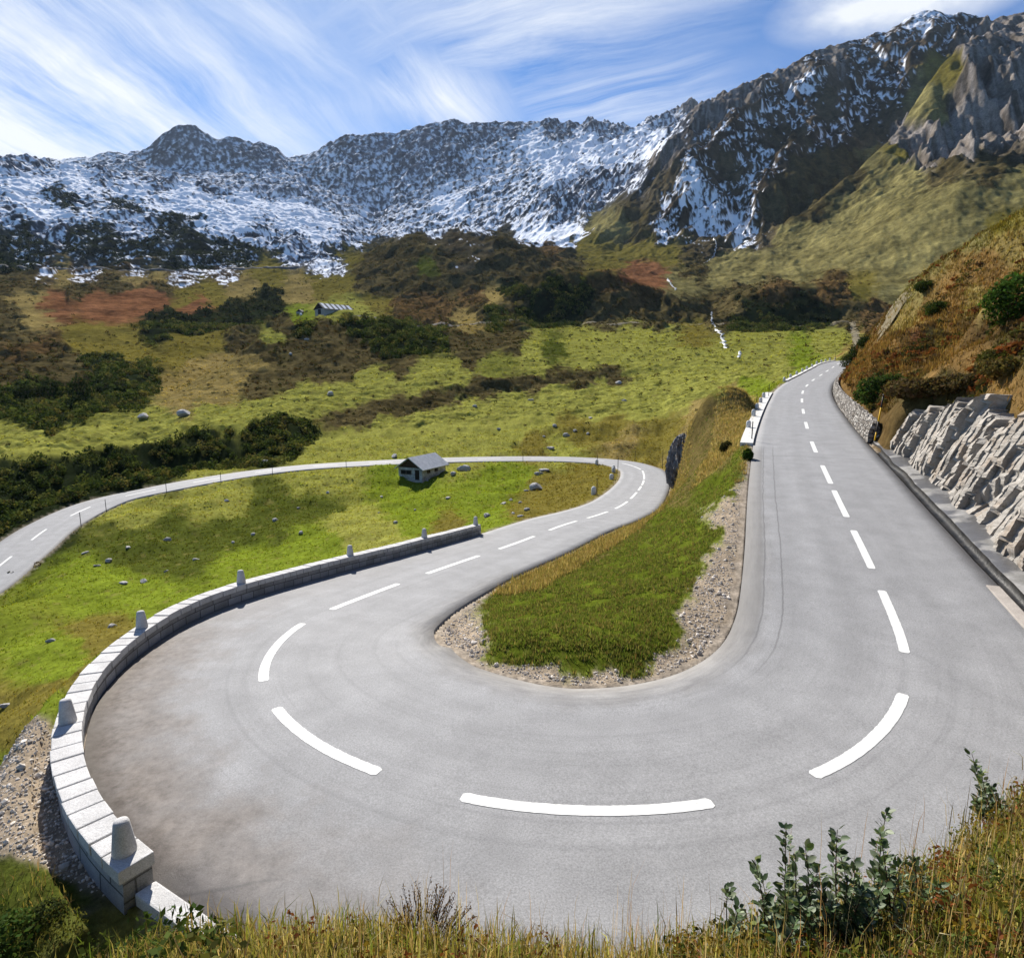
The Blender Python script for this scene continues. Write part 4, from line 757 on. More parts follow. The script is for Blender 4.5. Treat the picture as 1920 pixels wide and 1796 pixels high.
def put(o, p, lab, cat, group, used, sc=1.0):
    if used[0]: o = o.copy(); C.objects.link(o)
    used[0] = True; o.location = p; o.scale = (sc, sc, sc * random.uniform(.92, 1.1)); o.rotation_euler[2] = random.uniform(0, 6)
    return tag(o, lab, cat, group)
near_l = ['white guard stone nearest the camera on the kerb wall by the grass knoll', 'white guard stone second from the near end of the kerb wall by the knoll', 'white guard stone in the middle of the kerb wall by the knoll', 'white guard stone fourth from the near end of the kerb wall by the knoll', 'white guard stone at the far end of the kerb wall by the knoll']
for (a, b), lab in zip([(1415.5, 806), (1424, 786), (1430, 774), (1434.5, 760), (1437, 749)], near_l):
    s = s_at3(a, b, WI + .66, .14); put(ss0, at(s, wi(s) + .62, .13), lab, 'guard stone', 'guard stones along the upper road', used, 1.0)
ordn = ['first', 'second', 'third', 'fourth', 'fifth', 'sixth', 'seventh', 'eighth', 'ninth', 'tenth', 'eleventh', 'farthest']
for k, (a, b) in enumerate([(1471, 716), (1482, 709), (1493, 702), (1503, 696), (1512, 692.5), (1522, 687.5), (1531, 683), (1538.5, 678), (1546, 675), (1554, 672.5), (1564.5, 669), (1574.5, 666.5)]):
    s = s_at3(a, b + 2, WI + .5, .1); put(ss0, at(s, wi(s) + .40, .15), 'white guard stone on the far kerb of the upper road, %s from the camera' % ordn[k], 'guard stone', 'guard stones along the upper road', used, 1.05)
M_POLE = simple('dark_steel', (.02, .02, .022), .5, .2, 8, .1); M_YEL = simple('yellow_paint', (.72, .42, .015), .55, .15, 6, .1)
def pole(name, p, top, lab, r=.03, group='snow poles along the roads'):
    mb = MB(); h = top - p[2]; mb.tube([(0, 0, -.3), (0, 0, h * .5), (0, 0, h - .02), (0, 0, h)], [r, r, r * .9, r * .4], 8)
    o = mb.build(name, M_POLE, smooth=True, loc=tuple(p)); return tag(o, lab, 'snow pole', group)
def pole_px(px, yb, yt, s_off, lab, r=.035):
    """pole standing beside the road whose foot shows at (px,yb) and top at yt"""
    s = s_at3(px, yb, s_off); p = at(s, float(np.interp(s, RS, s_off)), 0); p[2] = max(p[2] - .1, float(gh(p[0], p[1])[0])); d = p[1]
    return pole('snow_pole', p, PY(px, yt, d)[2], lab, r)
pole_px(1423, 830, 790, WI + .15, 'thin dark snow pole at the near end of the white kerb wall')
pole_px(1429, 760, 739, WI + 1.1, 'short dark snow pole behind the far part of the kerb wall')
pole_px(1446, 748, 720, WI + .2, 'tall dark snow pole at the far end of the kerb wall by the knoll')
pole_px(1476, 714, 695, WI + .3, 'dark snow pole beside the first guard stone of the far kerb')
pole_px(1532, 682, 667, WI + .3, 'dark snow pole in the middle of the far kerb of the upper road')
pole_px(1565, 670, 654, WI + .3, 'dark snow pole near the far end of the upper road')
for a, yb, yt, of, lab in [(143, 975, 960, WI * 0 - WO - .4, 'thin pole on the inner verge of the lower road, leftmost of its row'), (193, 949, 936, -WO - .4, 'thin pole on the inner verge of the lower road, second from the left'), (312, 914.6, 901, -WO - .4, 'thin pole on the inner verge of the lower road, above the mossy dip'), (414, 898, 884, -WO - .4, 'thin pole on the inner verge of the lower road, above the pale hump'), (511, 885, 873, -WO - .4, 'thin pole on the inner verge of the lower road, second left of the hut'), (651, 875, 862, -WO - .4, 'thin pole on the inner verge of the lower road, next left of the stone hut'),
                       (982.5, 863, 843, -WO - .4, 'thin pole on the lower road verge above the flat boulder'), (1017.5, 853, 839, WI + .4, 'thin pole on the far verge of the lower road, behind the boulder meadow'), (1121, 869, 853, -WO - .4, 'thin pole on the inner verge where the lower road starts to bend'), (1166, 874, 859, -WO - .3, 'thin pole on the inner verge at the tightest part of the lower bend'), (1153, 898, 873, -WO - .7, 'dark pole on the inner side of the lower bend beside the middle guard stone'), (1123, 932, 897, -WO - .7, 'dark pole on the inner side of the lower bend beside the nearest guard stone'), (1244, 873, 842, WI + .5, 'tall dark pole outside the lower bend in front of the rock outcrop'), (1192, 857, 845, WI + .6, 'thin pole on the outer verge of the lower bend in the meadow'), (1264, 908, 898, WI + .5, 'short dark post at the foot of the rock outcrop')]:
    pole_px(a, yb, yt, of, lab, .04)
for a, b, lab in [(1118, 932, 'round pale guard stone on the inner side of the lower bend, nearest the camera'), (1151, 901, 'round pale guard stone in the middle of the lower bend'), (1160, 886, 'round pale guard stone at the far side of the lower bend'), (1163, 874, 'small pale guard stone beyond the lower bend beside a thin pole'), (1119, 868, 'small pale guard stone beside the straight part of the lower road')]:
    s = s_at3(a, b, -WO - .9); p = at(s, -wo(s) - .95, 0); p[2] = float(gh(p[0], p[1])[0]); put(ss0, p, lab, 'guard stone', 'guard stones on the inside of the lower bend', used, 1.5)
# yellow and black snow pole by the rock
s = s_at3(1620, 830, -WO) + .35; p = at(s, -wo(s) - .45, .02)
yp = empty('snow_pole', tuple(p)); yp.rotation_euler = (0, R(5.5), 0); tag(yp, 'yellow and black banded snow pole leaning at the end of the dry stone wall', 'snow pole')
hz = 3.0; z0 = -.2
for nm, m_, z1 in (('foot_band', M_POLE, .10), ('yellow_band', M_YEL, .62), ('black_band', M_POLE, 1.30), ('yellow_band', M_YEL, 2.15), ('black_band', M_POLE, hz)):
    mb = MB(); mb.tube([(0, 0, z0), (0, 0, z1)], [.045, .045], 10); mb.build(nm, m_, yp, smooth=True); z0 = z1
mb = MB(); q0, q1 = s_at3(1868, 1098, -WO + .05), s_at3(1868, 1098, -WO + .05) + 3.6
c_ = [at(q, -wo(q) + o, z) for z in (-.1, .05) for q, o in ((q0, .02), (q1, .02), (q1, .34), (q0, .34))]
mb.add(c_, [(0, 1, 2, 3), (4, 5, 6, 7), (0, 1, 5, 4), (1, 2, 6, 5), (2, 3, 7, 6), (3, 0, 4, 7)])
tag(mb.build('kerb_slab', granite('tan_concrete', (.40, .36, .32)), bevel=.015), 'pale concrete slab let into the tarmac beside the drain channel at the right edge', 'kerb')
# retaining wall of rough stones
def rubble():
    t = NT('rubble_masonry'); uv = t.coord('UV'); o = t.coord()
    q = t.mapping(uv, scale=(2.1, 3.6, 1)); d = t.vor(q, 1, 'DISTANCE_TO_EDGE'); cc = t.vor(q, 1, 'F1', 'Color')
    sp = t.new('ShaderNodeSeparateColor'); t.l.new(cc, sp.inputs[0])
    c = t.ramp(sp.outputs[0], [(0, (.13, .11, .09)), (.5, (.28, .255, .225)), (1, (.46, .43, .39))])
    c = t.mix(1, c, t.ramp(t.noise(o, 9, 5, .7), [(.3, .7), (.7, 1.2)]), 'MULTIPLY')
    j = t.ramp(d, [(.02, 1), (.09, 0)]); c = t.mix(j, c, (.05, .045, .04))
    return t.fin(c, .9, t.bump(t.ramp(d, [(0, 0), (.2, 1)]), .9, .10))
SB0, SB1 = s_at3(1580, 676, -WO), s_at3(1620, 830, -WO)
HW = lambda s: float(np.interp(s, [SB0, s_at(1505, 736), SB1 - 8, SB1 - 1, SB1], [.7, 1.0, 1.35, 1.35, 1.2]))
o = wall_sweep('retaining_wall', lambda s: [(.12 + .03 * math.sin(s * 2.1), -.3), (.16 + .04 * math.sin(s * 3.3), HW(s) * .5), (.30 + .03 * math.sin(s * 1.7), HW(s) + .06 * math.sin(s * 2.7)), (.62, HW(s) + .04 * math.sin(s * 2.7)), (.85, HW(s) - .7)], SB0, SB1, rubble(), None)
tag(o, 'curving dry stone retaining wall at the foot of the grassy slope along the upper road', 'wall')
s = s_at3(1589, 671, -WO - .5); p = at(s, -wo(s) - .8, 0); p[2] = float(gh(p[0], p[1])[0])
sg = empty('marker_board', tuple(p)); tag(sg, 'small orange-brown board at the far end of the upper road beside the dark bushes', 'sign'); sg.rotation_euler = (0, 0, -.5)
mb = MB(); mb.box((0, 0, 1.15), (.9, .06, 1.1)); mb.build('panel', simple('rusty_orange', (.35, .14, .03), .6), sg, bevel=.01)
mb = MB(); mb.tube([(0, .06, -.3), (0, .06, 1.6)], .04, 8); mb.build('post', M_POLE, sg)
# ==================================================================== buildings
M_STONE = rubble(); M_WOOD = simple('weathered_wood', (.055, .035, .022), .85, .45, 3, .5, .02); M_DARK = simple('dark_opening', (.012, .012, .012), .7, .2); M_FRAME = simple('window_frame_wood', (.16, .13, .10), .8)
def tinroof():
    t = NT('sheet_metal_roof'); o = t.coord(); w = t.new('ShaderNodeTexWave', wave_type='BANDS', bands_direction='Y'); t.l.new(o, w.inputs[0]); w.inputs['Scale'].default_value = 1.3
    c = t.mix(t.ramp(t.noise(o, 1.4, 6, .65), [(.35, 0), (.65, 1)]), (.36, .375, .40), (.50, .51, .53)); t.b.inputs['Metallic'].default_value = .25
    return t.fin(c, .55, t.bump(t.ramp(w.outputs['Fac'], [(.0, 0), (.1, 1), (1, 1)]), .6, .03))
def whitewash():
    t = NT('whitewashed_stone'); o = t.coord(); v = t.vor(t.mapping(o, scale=(2.2, 2.2, 3.6)), 1, 'DISTANCE_TO_EDGE')
    c = t.mix(t.ramp(t.noise(o, 1.1, 6, .65), [(.38, 0), (.62, 1)]), (.26, .25, .24), (.58, .57, .55)); c = t.mix(t.ramp(v, [(.0, .7), (.09, 0)]), c, (.15, .14, .13))
    return t.fin(c, .9, t.bump(t.ramp(v, [(0, 0), (.2, 1)]), .7, .05))
M_ROOF, M_WW = tinroof(), whitewash()
def gable_house(root, w, l, he, ha, mats, over=.35):
    """front gable faces local -Y, ridge along Y"""
    mw, mg, mr = mats
    mb = MB(); z0 = -1.2
    for x0, y0, x1, y1 in ((-w / 2, 0, w / 2, .3), (-w / 2, l - .3, w / 2, l), (-w / 2, .3, -w / 2 + .3, l - .3), (w / 2 - .3, .3, w / 2, l - .3)):
        mb.box(((x0 + x1) / 2, (y0 + y1) / 2, (he + z0) / 2), (x1 - x0, y1 - y0, he - z0))
    mb.build('wall', mw, root)
    for y in (.12, l - .12):
        mb = MB(); mb.add([(-w / 2, y - .06, he), (w / 2, y - .06, he), (0, y - .06, ha), (-w / 2, y + .06, he), (w / 2, y + .06, he), (0, y + .06, ha)], [(0, 1, 2), (5, 4, 3), (0, 3, 4, 1), (1, 4, 5, 2), (2, 5, 3, 0)]); mb.build('gable', mg, root)
    sl_ = (ha - he) / (w / 2); xo = w / 2 + over; zo = he - sl_ * over; th = .12
    mb = MB(); ys = (-over, l + over)
    for y in ys: pass
    pr = [(-xo, zo), (0, ha), (xo, zo), (xo, zo + th), (0, ha + th * 1.15), (-xo, zo + th)]
    vs = [(x, y, z + .03) for y in ys for x, z in pr]
    mb.add(vs, [(0, 1, 4, 5), (1, 2, 3, 4), (11, 10, 7, 6), (10, 9, 8, 7), (0, 6, 7, 1), (1, 7, 8, 2), (2, 8, 9, 3), (3, 9, 10, 4), (4, 10, 11, 5), (5, 11, 6, 0)])
    return mb.build('roof', mr, root)
p = hit(786, 899); hut = empty('stone_hut', (p[0] - 1.2, p[1] - .6, p[2] - .05), R(-27)); hut.location.z = float(gh(p[0], p[1])[0]) + .1
tag(hut, 'small stone alpine hut with grey sheet metal roof in the green meadow', 'hut')
gable_house(hut, 4.3, 6.2, 1.75, 3.15, (M_WW, M_WOOD, M_ROOF), .45)
def window(root, c, w, h, axis):
    mb = MB(); d = .05
    if axis == 'y':
        for q in ((0, h / 2, w + .1, .08), (0, -h / 2, w + .1, .08)): mb.box((c[0] + q[0], c[1], c[2] + q[1]), (q[2], d, q[3]))
        for x in (-w / 2, 0, w / 2): mb.box((c[0] + x, c[1] + .005, c[2]), (.07, d, h - .09))
    else:
        for q in ((h / 2), (-h / 2)): mb.box((c[0], c[1], c[2] + q), (d, w + .1, .08))
        for x in (-w / 2, 0, w / 2): mb.box((c[0] - .005, c[1] + x, c[2]), (d, .07, h - .09))
    f = mb.build('window', M_FRAME, root); mb = MB()
    mb.box((c[0], c[1] + .03, c[2]) if axis == 'y' else (c[0] - .03, c[1], c[2]), (w, .03, h) if axis == 'y' else (.03, w, h)); mb.build('pane', M_DARK, f)
window(hut, (-.75, -.03, 1.05), 1.9, .62, 'y'); window(hut, (2.18, 1.6, 1.15), .8, .5, 'x'); window(hut, (2.18, 3.6, 1.15), .8, .5, 'x')
mb = MB(); mb.box((1.25, -.035, .72), (.72, .07, 1.5)); dr = mb.build('door', simple('old_door', (.03, .022, .016), .8, .4, 3), hut); mb = MB(); mb.box((1.0, -.09, .75), (.04, .04, .14)); mb.build('handle', M_POLE, dr)
mb = MB(); mb.box((0, -.05, -.22), (4.7, .5, .5)); mb.build('foundation', M_STONE, hut, bevel=.04)
p = hit(612, 589); barn = empty('barn', (p[0] - 4, p[1] - 2, float(gh(p[0], p[1])[0]) - .3), R(-42)); barn.scale = (1.35,) * 3; tag(barn, 'long dark barn with white striped roof sheets on the hill shoulder across the valley', 'barn')
M_BW = simple('tarred_boards', (.022, .020, .022), .85, .4, 1.5); M_BR = simple('dark_roofing', (.030, .030, .034), .7, .4, 1)
rf = gable_house(barn, 8.5, 17, 2.6, 5.4, (M_STONE, M_BW, M_BR), .6)
M_SH = simple('white_roof_sheet', (.72, .73, .75), .5, .12, 1)
for k in range(6):
    y = 1.2 + k * 2.95; mb = MB(); x0, z0_, x1, z1 = .25, 5.4 - .25 * .659 + .19, 4.7, 5.4 - 4.7 * .659 + .19
    mb.add([(x0, y - .8, z0_), (x1, y - .8, z1), (x1, y + .8, z1), (x0, y + .8, z0_), (x0, y - .8, z0_ + .05), (x1, y - .8, z1 + .05), (x1, y + .8, z1 + .05), (x0, y + .8, z0_ + .05)], [(3, 2, 1, 0), (4, 5, 6, 7), (0, 1, 5, 4), (1, 2, 6, 5), (2, 3, 7, 6), (3, 0, 4, 7)]); mb.build('roof_sheet', M_SH, rf)
mb = MB(); mb.box((0, -.05, 1.2), (2.6, .1, 2.4)); mb.build('door', M_DARK, barn)
p = hit(561, 588); shed = empty('shed', (p[0], p[1], float(gh(p[0], p[1])[0]) - .2), R(-10)); tag(shed, 'tiny dark gabled shed left of the striped barn across the valley', 'shed')
gable_house(shed, 4.6, 4, 1.5, 3.0, (M_STONE, M_BW, M_BR), .3)
p = hit(567, 589); mb = MB(); mb.lathe([(.5, -.4), (.9, .1), (1.0, .6), (.8, 1.1), (.3, 1.35), (.05, 1.4)], 14); tag(mb.build('water_tank', M_SH, smooth=True, loc=(p[0], p[1] - 3, float(gh(p[0], p[1] - 3)[0]))), 'round white tank in front of the tiny shed across the valley', 'tank')
# ==================================================================== paths and streams
def drape(name, pts, w, mat, dz=.25, kind='structure', n=10, wob=.3, each=True):
    V, Fq = [], []
    for line in pts:
        P3 = np.array([hit(a, b, 60) for a, b in line]); d = np.r_[0, np.cumsum(np.hypot(*np.diff(P3[:, :2], axis=0).T))]
        m = max(4, int(d[-1] / 2.5)); q = np.linspace(0, d[-1], m); X = np.interp(q, d, P3[:, 0]) + wob * 4 * fbm(q * .11, q * 0, 2, 3); Y = np.interp(q, d, P3[:, 1]) + wob * 4 * fbm(q * .11, q * 0 + 5, 2, 3)
        T = np.c_[np.gradient(X), np.gradient(Y)]; T /= np.linalg.norm(T, axis=1)[:, None]; b = len(V)
        for i in range(m):
            ww = w * (1 + .45 * float(fbm(np.array([q[i] * .2]), np.array([1.]), 2, 9)[0]))
            for o_ in (-1, -.35, .35, 1):
                x, y = X[i] - T[i, 1] * ww * o_ / 2, Y[i] + T[i, 0] * ww * o_ / 2; V.append((x, y, float(gh(x, y)[0]) + (dz if abs(o_) < 1 else -.05)))
        for i in range(m - 1): Fq += [(b + i * 4 + k, b + i * 4 + k + 1, b + i * 4 + k + 5, b + i * 4 + k + 4) for k in range(3)]
    return tag(link(name, npmesh(name, np.array(V), np.array(Fq)[:, ::-1], 4), mat), kind=kind)
t = NT('white_water'); o = t.coord(); t.b.inputs['Specular IOR Level'].default_value = .5
M_WAT = t.fin(t.mix(t.ramp(t.noise(o, .9, 5, .65), [(.42, 0), (.60, 1)]), (.05, .06, .065), (.55, .58, .60)), .3, t.bump(t.noise(o, 2, 5), .6, .2))
drape('stream', [[(1327, 428), (1335, 445), (1344, 462), (1338, 480), (1322, 493)], [(1251, 522), (1258, 531), (1267, 544)], [(1333, 585), (1336, 600), (1341, 613), (1352, 625), (1357, 640), (1360, 652)], [(1384, 660), (1389, 671)]], 1.3, M_WAT, .35, wob=.7)
drape('path', [[(872, 609), (1000, 608), (1150, 609), (1350, 609), (1480, 612), (1600, 604), (1680, 597)]], 4.0, simple('dirt_path', (.15, .125, .075), .95, .3, .5), .35)
drape('path', [[(655, 591), (720, 600), (790, 611), (868, 610)]], 3.2, simple('dark_track', (.07, .06, .05), .95, .3, .5), .3)
drape('railway_bank', [[(-60, 505), (150, 505), (300, 505), (440, 505), (560, 502)]], 6, simple('bank_stone', (.11, .105, .10), .95, .3, .3), 1.6, wob=.2)
# ==================================================================== boulders
def boulder_mesh(seed, sq=(1, .8, .55)):
    bm = bmesh.new(); bmesh.ops.create_icosphere(bm, subdivisions=3, radius=.5); r = random.Random(seed)
    pl = [(Vector((r.gauss(0, 1), r.gauss(0, 1), r.gauss(0, .8))).normalized(), r.uniform(.28, .42)) for _ in range(9)]
    for v in bm.verts:
        for n_, d_ in pl:
            e_ = v.co.dot(n_) - d_
            if e_ > 0: v.co -= n_ * e_
    P_ = np.array([v.co for v in bm.verts]); nz = fbm(P_[:, 0] * 5 + seed, P_[:, 1] * 5 + P_[:, 2] * 4, 3, seed) * .05
    for v, k in zip(bm.verts, nz): v.co = v.co * (1 + k * 2); v.co = Vector((v.co.x * sq[0], v.co.y * sq[1], v.co.z * sq[2]))
    me = bpy.data.meshes.new('boulder'); bm.to_mesh(me); bm.free(); return me
M_ROCKB = rockmat('boulder_granite', (.52, .50, .48)); BMS = [boulder_mesh(i, q) for i, q in enumerate([(1, .8, .55), (1.1, .7, .45), (.9, .9, .7), (1.2, .8, .35), (1, .7, .6)])]
for me in BMS: me.materials.append(M_ROCKB)
def boulder(px, py, wpx, lab, mesh=None, sq=1.0):
    p = hit(px, py); D = math.hypot(p[0], p[1]); w = max(wpx * .72 * D / F, .05); o = bpy.data.objects.new('boulder', BMS[mesh if mesh is not None else random.randrange(5)]); C.objects.link(o)
    o.location = (p[0], p[1], p[2] + w * .08); o.scale = (w, w, w * sq); o.rotation_euler = (random.uniform(-.15, .15), random.uniform(-.15, .15), random.uniform(0, 6.28))
    return tag(o, lab, 'boulder', 'boulders in the meadows')
BL = [(95, 1203, 20, 'pale boulder on the meadow left of the parapet wall, level with the curved dash'), (10, 1324, 26, 'dark-sided boulder at the left edge of the photo beside the wall meadow'), (210, 1176, 26, 'low brown boulder in the turf just left of the wall guard stone'),
 (183, 1061, 14, 'small pale stone at the left end of a boulder row in the mossy dip'), (204, 1053, 18, 'roundest pale boulder of the row in the mossy dip'), (160, 1037, 14, 'small grey stone above the boulder row in the mossy dip'), (270, 1092, 24, 'largest white boulder below the mossy dip, beside a smaller stone'), (232, 1094, 22, 'flat tan boulder beside the white boulder below the mossy dip'), (312, 1072, 12, 'small white stone between the wall and the white boulder'),
 (313, 1013, 20, 'dark low boulder in the middle of the mossy dip'), (240, 1027, 16, 'grey boulder on the slope left of the mossy dip'), (475, 1003, 14, 'white stone in the brook bed, upper of a pair'), (437, 1018, 14, 'white stone in the brook bed, lower of a pair'), (368, 1050, 16, 'pale stone near the lower end of the brook bed'), (515, 977, 18, 'grey boulder where the brook leaves the mossy dip'), (560, 953, 12, 'white stone beside the brook, highest of its line'), (615, 924, 12, 'small stone at the upper end of the brook'),
 (425, 940, 16, 'grey boulder on top of the pale hump by the lower road'), (565, 1000, 16, 'tan stone in the grass right of the brook'),
 (715, 932, 14, 'white boulder in front of the hut to its left'), (712, 962, 10, 'small dark stone below the white boulder near the hut'), (778, 957, 12, 'small pale stone in the grass straight below the hut'), (742, 981, 16, 'dark grey stone between the hut and the wall end'), (840, 934, 16, 'grey stone in the bright grass right of the hut'), (870, 882, 40, 'long tilted grey slab beside the hut'), (850, 890, 20, 'smaller grey block leaning against the long slab by the hut'),
 (1005, 917, 46, 'large flat pale boulder in the meadow inside the lower bend'), (988, 921, 16, 'brownish stone touching the left end of the large flat boulder'), (1020, 883, 26, 'dark hollow boulder near the lower road, upper right of the meadow'), (1010, 889, 22, 'pale slab below the dark hollow boulder'), (958, 938, 14, 'brown stone above the group in the bend meadow'), (944, 945, 18, 'flat grey stone at the left of the bend meadow group'), (976, 943, 14, 'pointed grey stone in the bend meadow group'), (988, 956, 20, 'largest grey stone of the bend meadow group'), (962, 963, 14, 'flat pale stone in the bend meadow group'), (976, 969, 18, 'lowest dark stone of the bend meadow group'), (913, 969, 24, 'dark earthy boulder near the far end of the parapet wall'),
 (1040, 800, 16, 'white boulder above the lower road, leftmost of a loose cluster'), (1078, 809, 14, 'white boulder above the lower road, rightmost of a loose cluster'), (1062, 817, 22, 'wide stone patch in the middle of the loose cluster above the road'), (1032, 841, 24, 'grey boulder on the far verge of the lower road, below the cluster'), (1102, 814, 14, 'tan stone right of the loose cluster above the lower road'), (1020, 819, 12, 'dark stone left below the loose cluster above the road'), (995, 751, 16, 'grey boulder on the pasture terrace above the lower road'), (890, 763, 16, 'white boulder on the edge of the dark bank'), (935, 805, 12, 'tan stone in the pasture between the road and dark bank'), (1160, 719, 20, 'grey slab on the pasture near the dark bank, right side'), (1107, 784, 14, 'dark stone in the pasture right of the white boulders'), (1170, 752, 14, 'small grey stone at the right of the pasture terrace'),
 (740, 857, 24, 'light flat boulder on the far verge just left of the hut roof'), (575, 637, 12, 'white boulder high on the dark knoll below the barn'), (545, 665, 14, 'pale stone lower on the dark knoll below the barn'), (345, 778, 34, 'dark rounded boulder on the bright terrace at the left'), (270, 783, 30, 'low dark boulder left of the rounded one on the terrace'), (620, 740, 20, 'grey outcrop stone on the bright terrace below the dark knoll'), (497, 868, 20, 'dark stone beyond the lower road beside its far verge')]
for a, b, w_, lab in BL: boulder(a, b, w_, lab, None, 1.0)
# ==================================================================== plants
def cards(N, rad, size, seed, flat=.55, squash=(1, 1, .8)):
    """leaf clumps spread through an uneven crown: quads (N*4,3)"""
    g = np.random.default_rng(seed); v = g.normal(size=(N, 3)); v /= np.linalg.norm(v, axis=1)[:, None]; lob = 1 + .35 * fbm(v[:, 0] * 1.6 + seed, v[:, 1] * 1.6 + v[:, 2] * 1.3, 2, seed)
    c = v * (g.uniform(.35, 1, N) ** .5 * lob)[:, None] * rad * np.array(squash); c[:, 2] += rad * squash[2] * .75
    n = v + g.normal(size=(N, 3)) * .7; n /= np.linalg.norm(n, axis=1)[:, None]; a = np.cross(n, g.normal(size=(N, 3))); a /= np.linalg.norm(a, axis=1)[:, None]; b = np.cross(n, a)
    s_ = (size * g.uniform(.6, 1.3, N))[:, None]; a = a * s_; b = b * s_ * flat
    return np.stack([c - a, c - b * .9 + a * .1, c + a, c + b], 1).reshape(-1, 3)
def leafball(name, N, rad, size, col, seed, sq, mat, dark=.5):
    V = cards(N, rad, size, seed, .6, sq); V = V[:]; g = np.random.default_rng(seed + 1)
    cc = np.repeat(np.array(col)[None] * g.uniform(.6, 1.5, (N, 1)) * (1 + g.normal(0, .08, (N, 3))), 4, 0)
    return npmesh(name, V, np.arange(N * 4).reshape(-1, 4), 4, np.clip(cc, .002, 1), smooth=False)
M_LEAF = leafmat('shrub_leaves', .32, rough=.8, spec=0); M_GRASS = leafmat('grass_blades', .45, rough=.7, spec=0); M_STEM = simple('brown_stem', (.06, .04, .028), .8, .4, 20)
near_n = row(460) if False else NR * NCOL
def pick(weight, n, rmin, rmax, power=1.5):
    a, b = int(np.searchsorted(RAD, rmin)), int(np.searchsorted(RAD, rmax)); wgt = weight.reshape(NR, NCOL)[a:b] * (RAD[a:b, None] ** power); wgt = wgt.ravel().astype(np.float64); wgt /= wgt.sum()
    cs = np.cumsum(wgt); k = np.searchsorted(cs, RNG.random(n) * cs[-1]); k = np.minimum(k, len(cs) - 1); i = a + k // NCOL; j = k % NCOL
    r = RAD[i] * (1 + RNG.uniform(-.5, .5, n) * .007); az = AZ[j] + RNG.uniform(-.5, .5, n) * (AZ[1] - AZ[0]); x, y = r * np.sin(az), r * np.cos(az)
    return x, y, gh(x, y), i * NCOL + j
inview = ((PXf > -160) & (PXf < 2080) & (PYf < 1950)).astype(np.float32)
def thicket(name, x, y, z, rad, protoN, size, cols, label, sq=(1, 1, .85), mat=None, cat='shrubs', own=False):
    mat = mat or M_LEAF
    Vs, Cs = [], []; pro = [cards(protoN, 1.0, size, 50 + k, .6, sq) for k in range(6)]; cols = np.array(cols)
    for k in range(6):
        m = np.nonzero(np.arange(len(x)) % 6 == k)[0]; a = RNG.uniform(0, 6.28, len(m)); P_ = pro[k]; ca, sa_ = np.cos(a)[:, None], np.sin(a)[:, None]; rr_ = rad[m][:, None]
        V = np.empty((len(m), len(P_), 3), np.float32); V[..., 0] = (P_[None, :, 0] * ca - P_[None, :, 1] * sa_) * rr_ + x[m][:, None]; V[..., 1] = (P_[None, :, 0] * sa_ + P_[None, :, 1] * ca) * rr_ + y[m][:, None]; V[..., 2] = P_[None, :, 2] * rr_ * RNG.uniform(.7, 1.2, (len(m), 1)) + z[m][:, None] - rr_ * .12
        c = (cols[m] if own else cols[RNG.integers(0, len(cols), len(m))])[:, None] * RNG.uniform(.65, 1.45, (len(m), len(P_) // 4, 1)); Vs.append(V.reshape(-1, 3)); Cs.append(np.repeat(c.reshape(-1, 3), 4, 0))
    V = np.concatenate(Vs); o = link(name, npmesh(name, V, np.arange(len(V)).reshape(-1, 4), 4, np.concatenate(Cs), smooth=False), mat)
    return tag(o, label, cat, kind='stuff')
far_ok = np.ones(NR * NCOL, np.float32); far_ok[:NN * NCOL] = (EDGE.ravel() > 1.3) & ~((OFF < 0) & (SR > S_LL))
gapn = sstep(-.28, .22, fbm(av * 34, rl * 16, 4, 131, .6)); wA = np.clip(AL - .3, 0, 1) * far_ok * inview * gapn
x1, y1, z1, k1 = pick(wA, 1300, 60, 165, 1.0); x, y, z, k = pick(wA, 5200, 110, 480, 1.5); x, y, z = np.r_[x, x1], np.r_[y, y1], np.r_[z, z1]; thicket('alder_thicket', x, y, z, RNG.uniform(.5, 1.35, len(x)) * np.clip(np.hypot(x, y) / 170, .75, 1.6), 46, .28, [(.045, .064, .020), (.060, .078, .024), (.026, .042, .015), (.090, .100, .032), (.11, .10, .036), (.034, .048, .018)], 'dense dark green alder scrub in the gullies and on the banks across the valley')
wH = (np.clip(HE - .3, 0, 1) + .10 * GR) * far_ok * inview * sstep(-.3, .2, fbm(av * 50, rl * 24, 4, 133, .6)) + np.clip(AL - .3, 0, 1) * inview * .25
x, y, z, k = pick(wH, 15000, 70, 860, 1.5); thicket('heath', x, y, z, RNG.uniform(.25, .60, len(x)) * np.clip(np.hypot(x, y) / 190, .6, 1.9), 18, .42, [(.060, .046, .020), (.045, .048, .018), (.075, .048, .022), (.035, .040, .016)], 'low brown heath and bilberry cushions covering the hillsides', (1, 1, .55))
wM = np.clip(AL - .3, 0, 1) * inview * (SNM < .5) * sstep(-.25, .25, fbm(av * 40, rl * 30, 4, 135, .6))
x, y, z, k = pick(wM, 3200, 480, 1500, 1.2); thicket('alder_scrub', x, y, z, RNG.uniform(1.6, 3.6, len(x)), 16, .45, [(.018, .026, .016), (.026, .032, .018), (.014, .020, .014)], 'dark scrub dotting the snowy slope above the valley', (1, 1, .7))
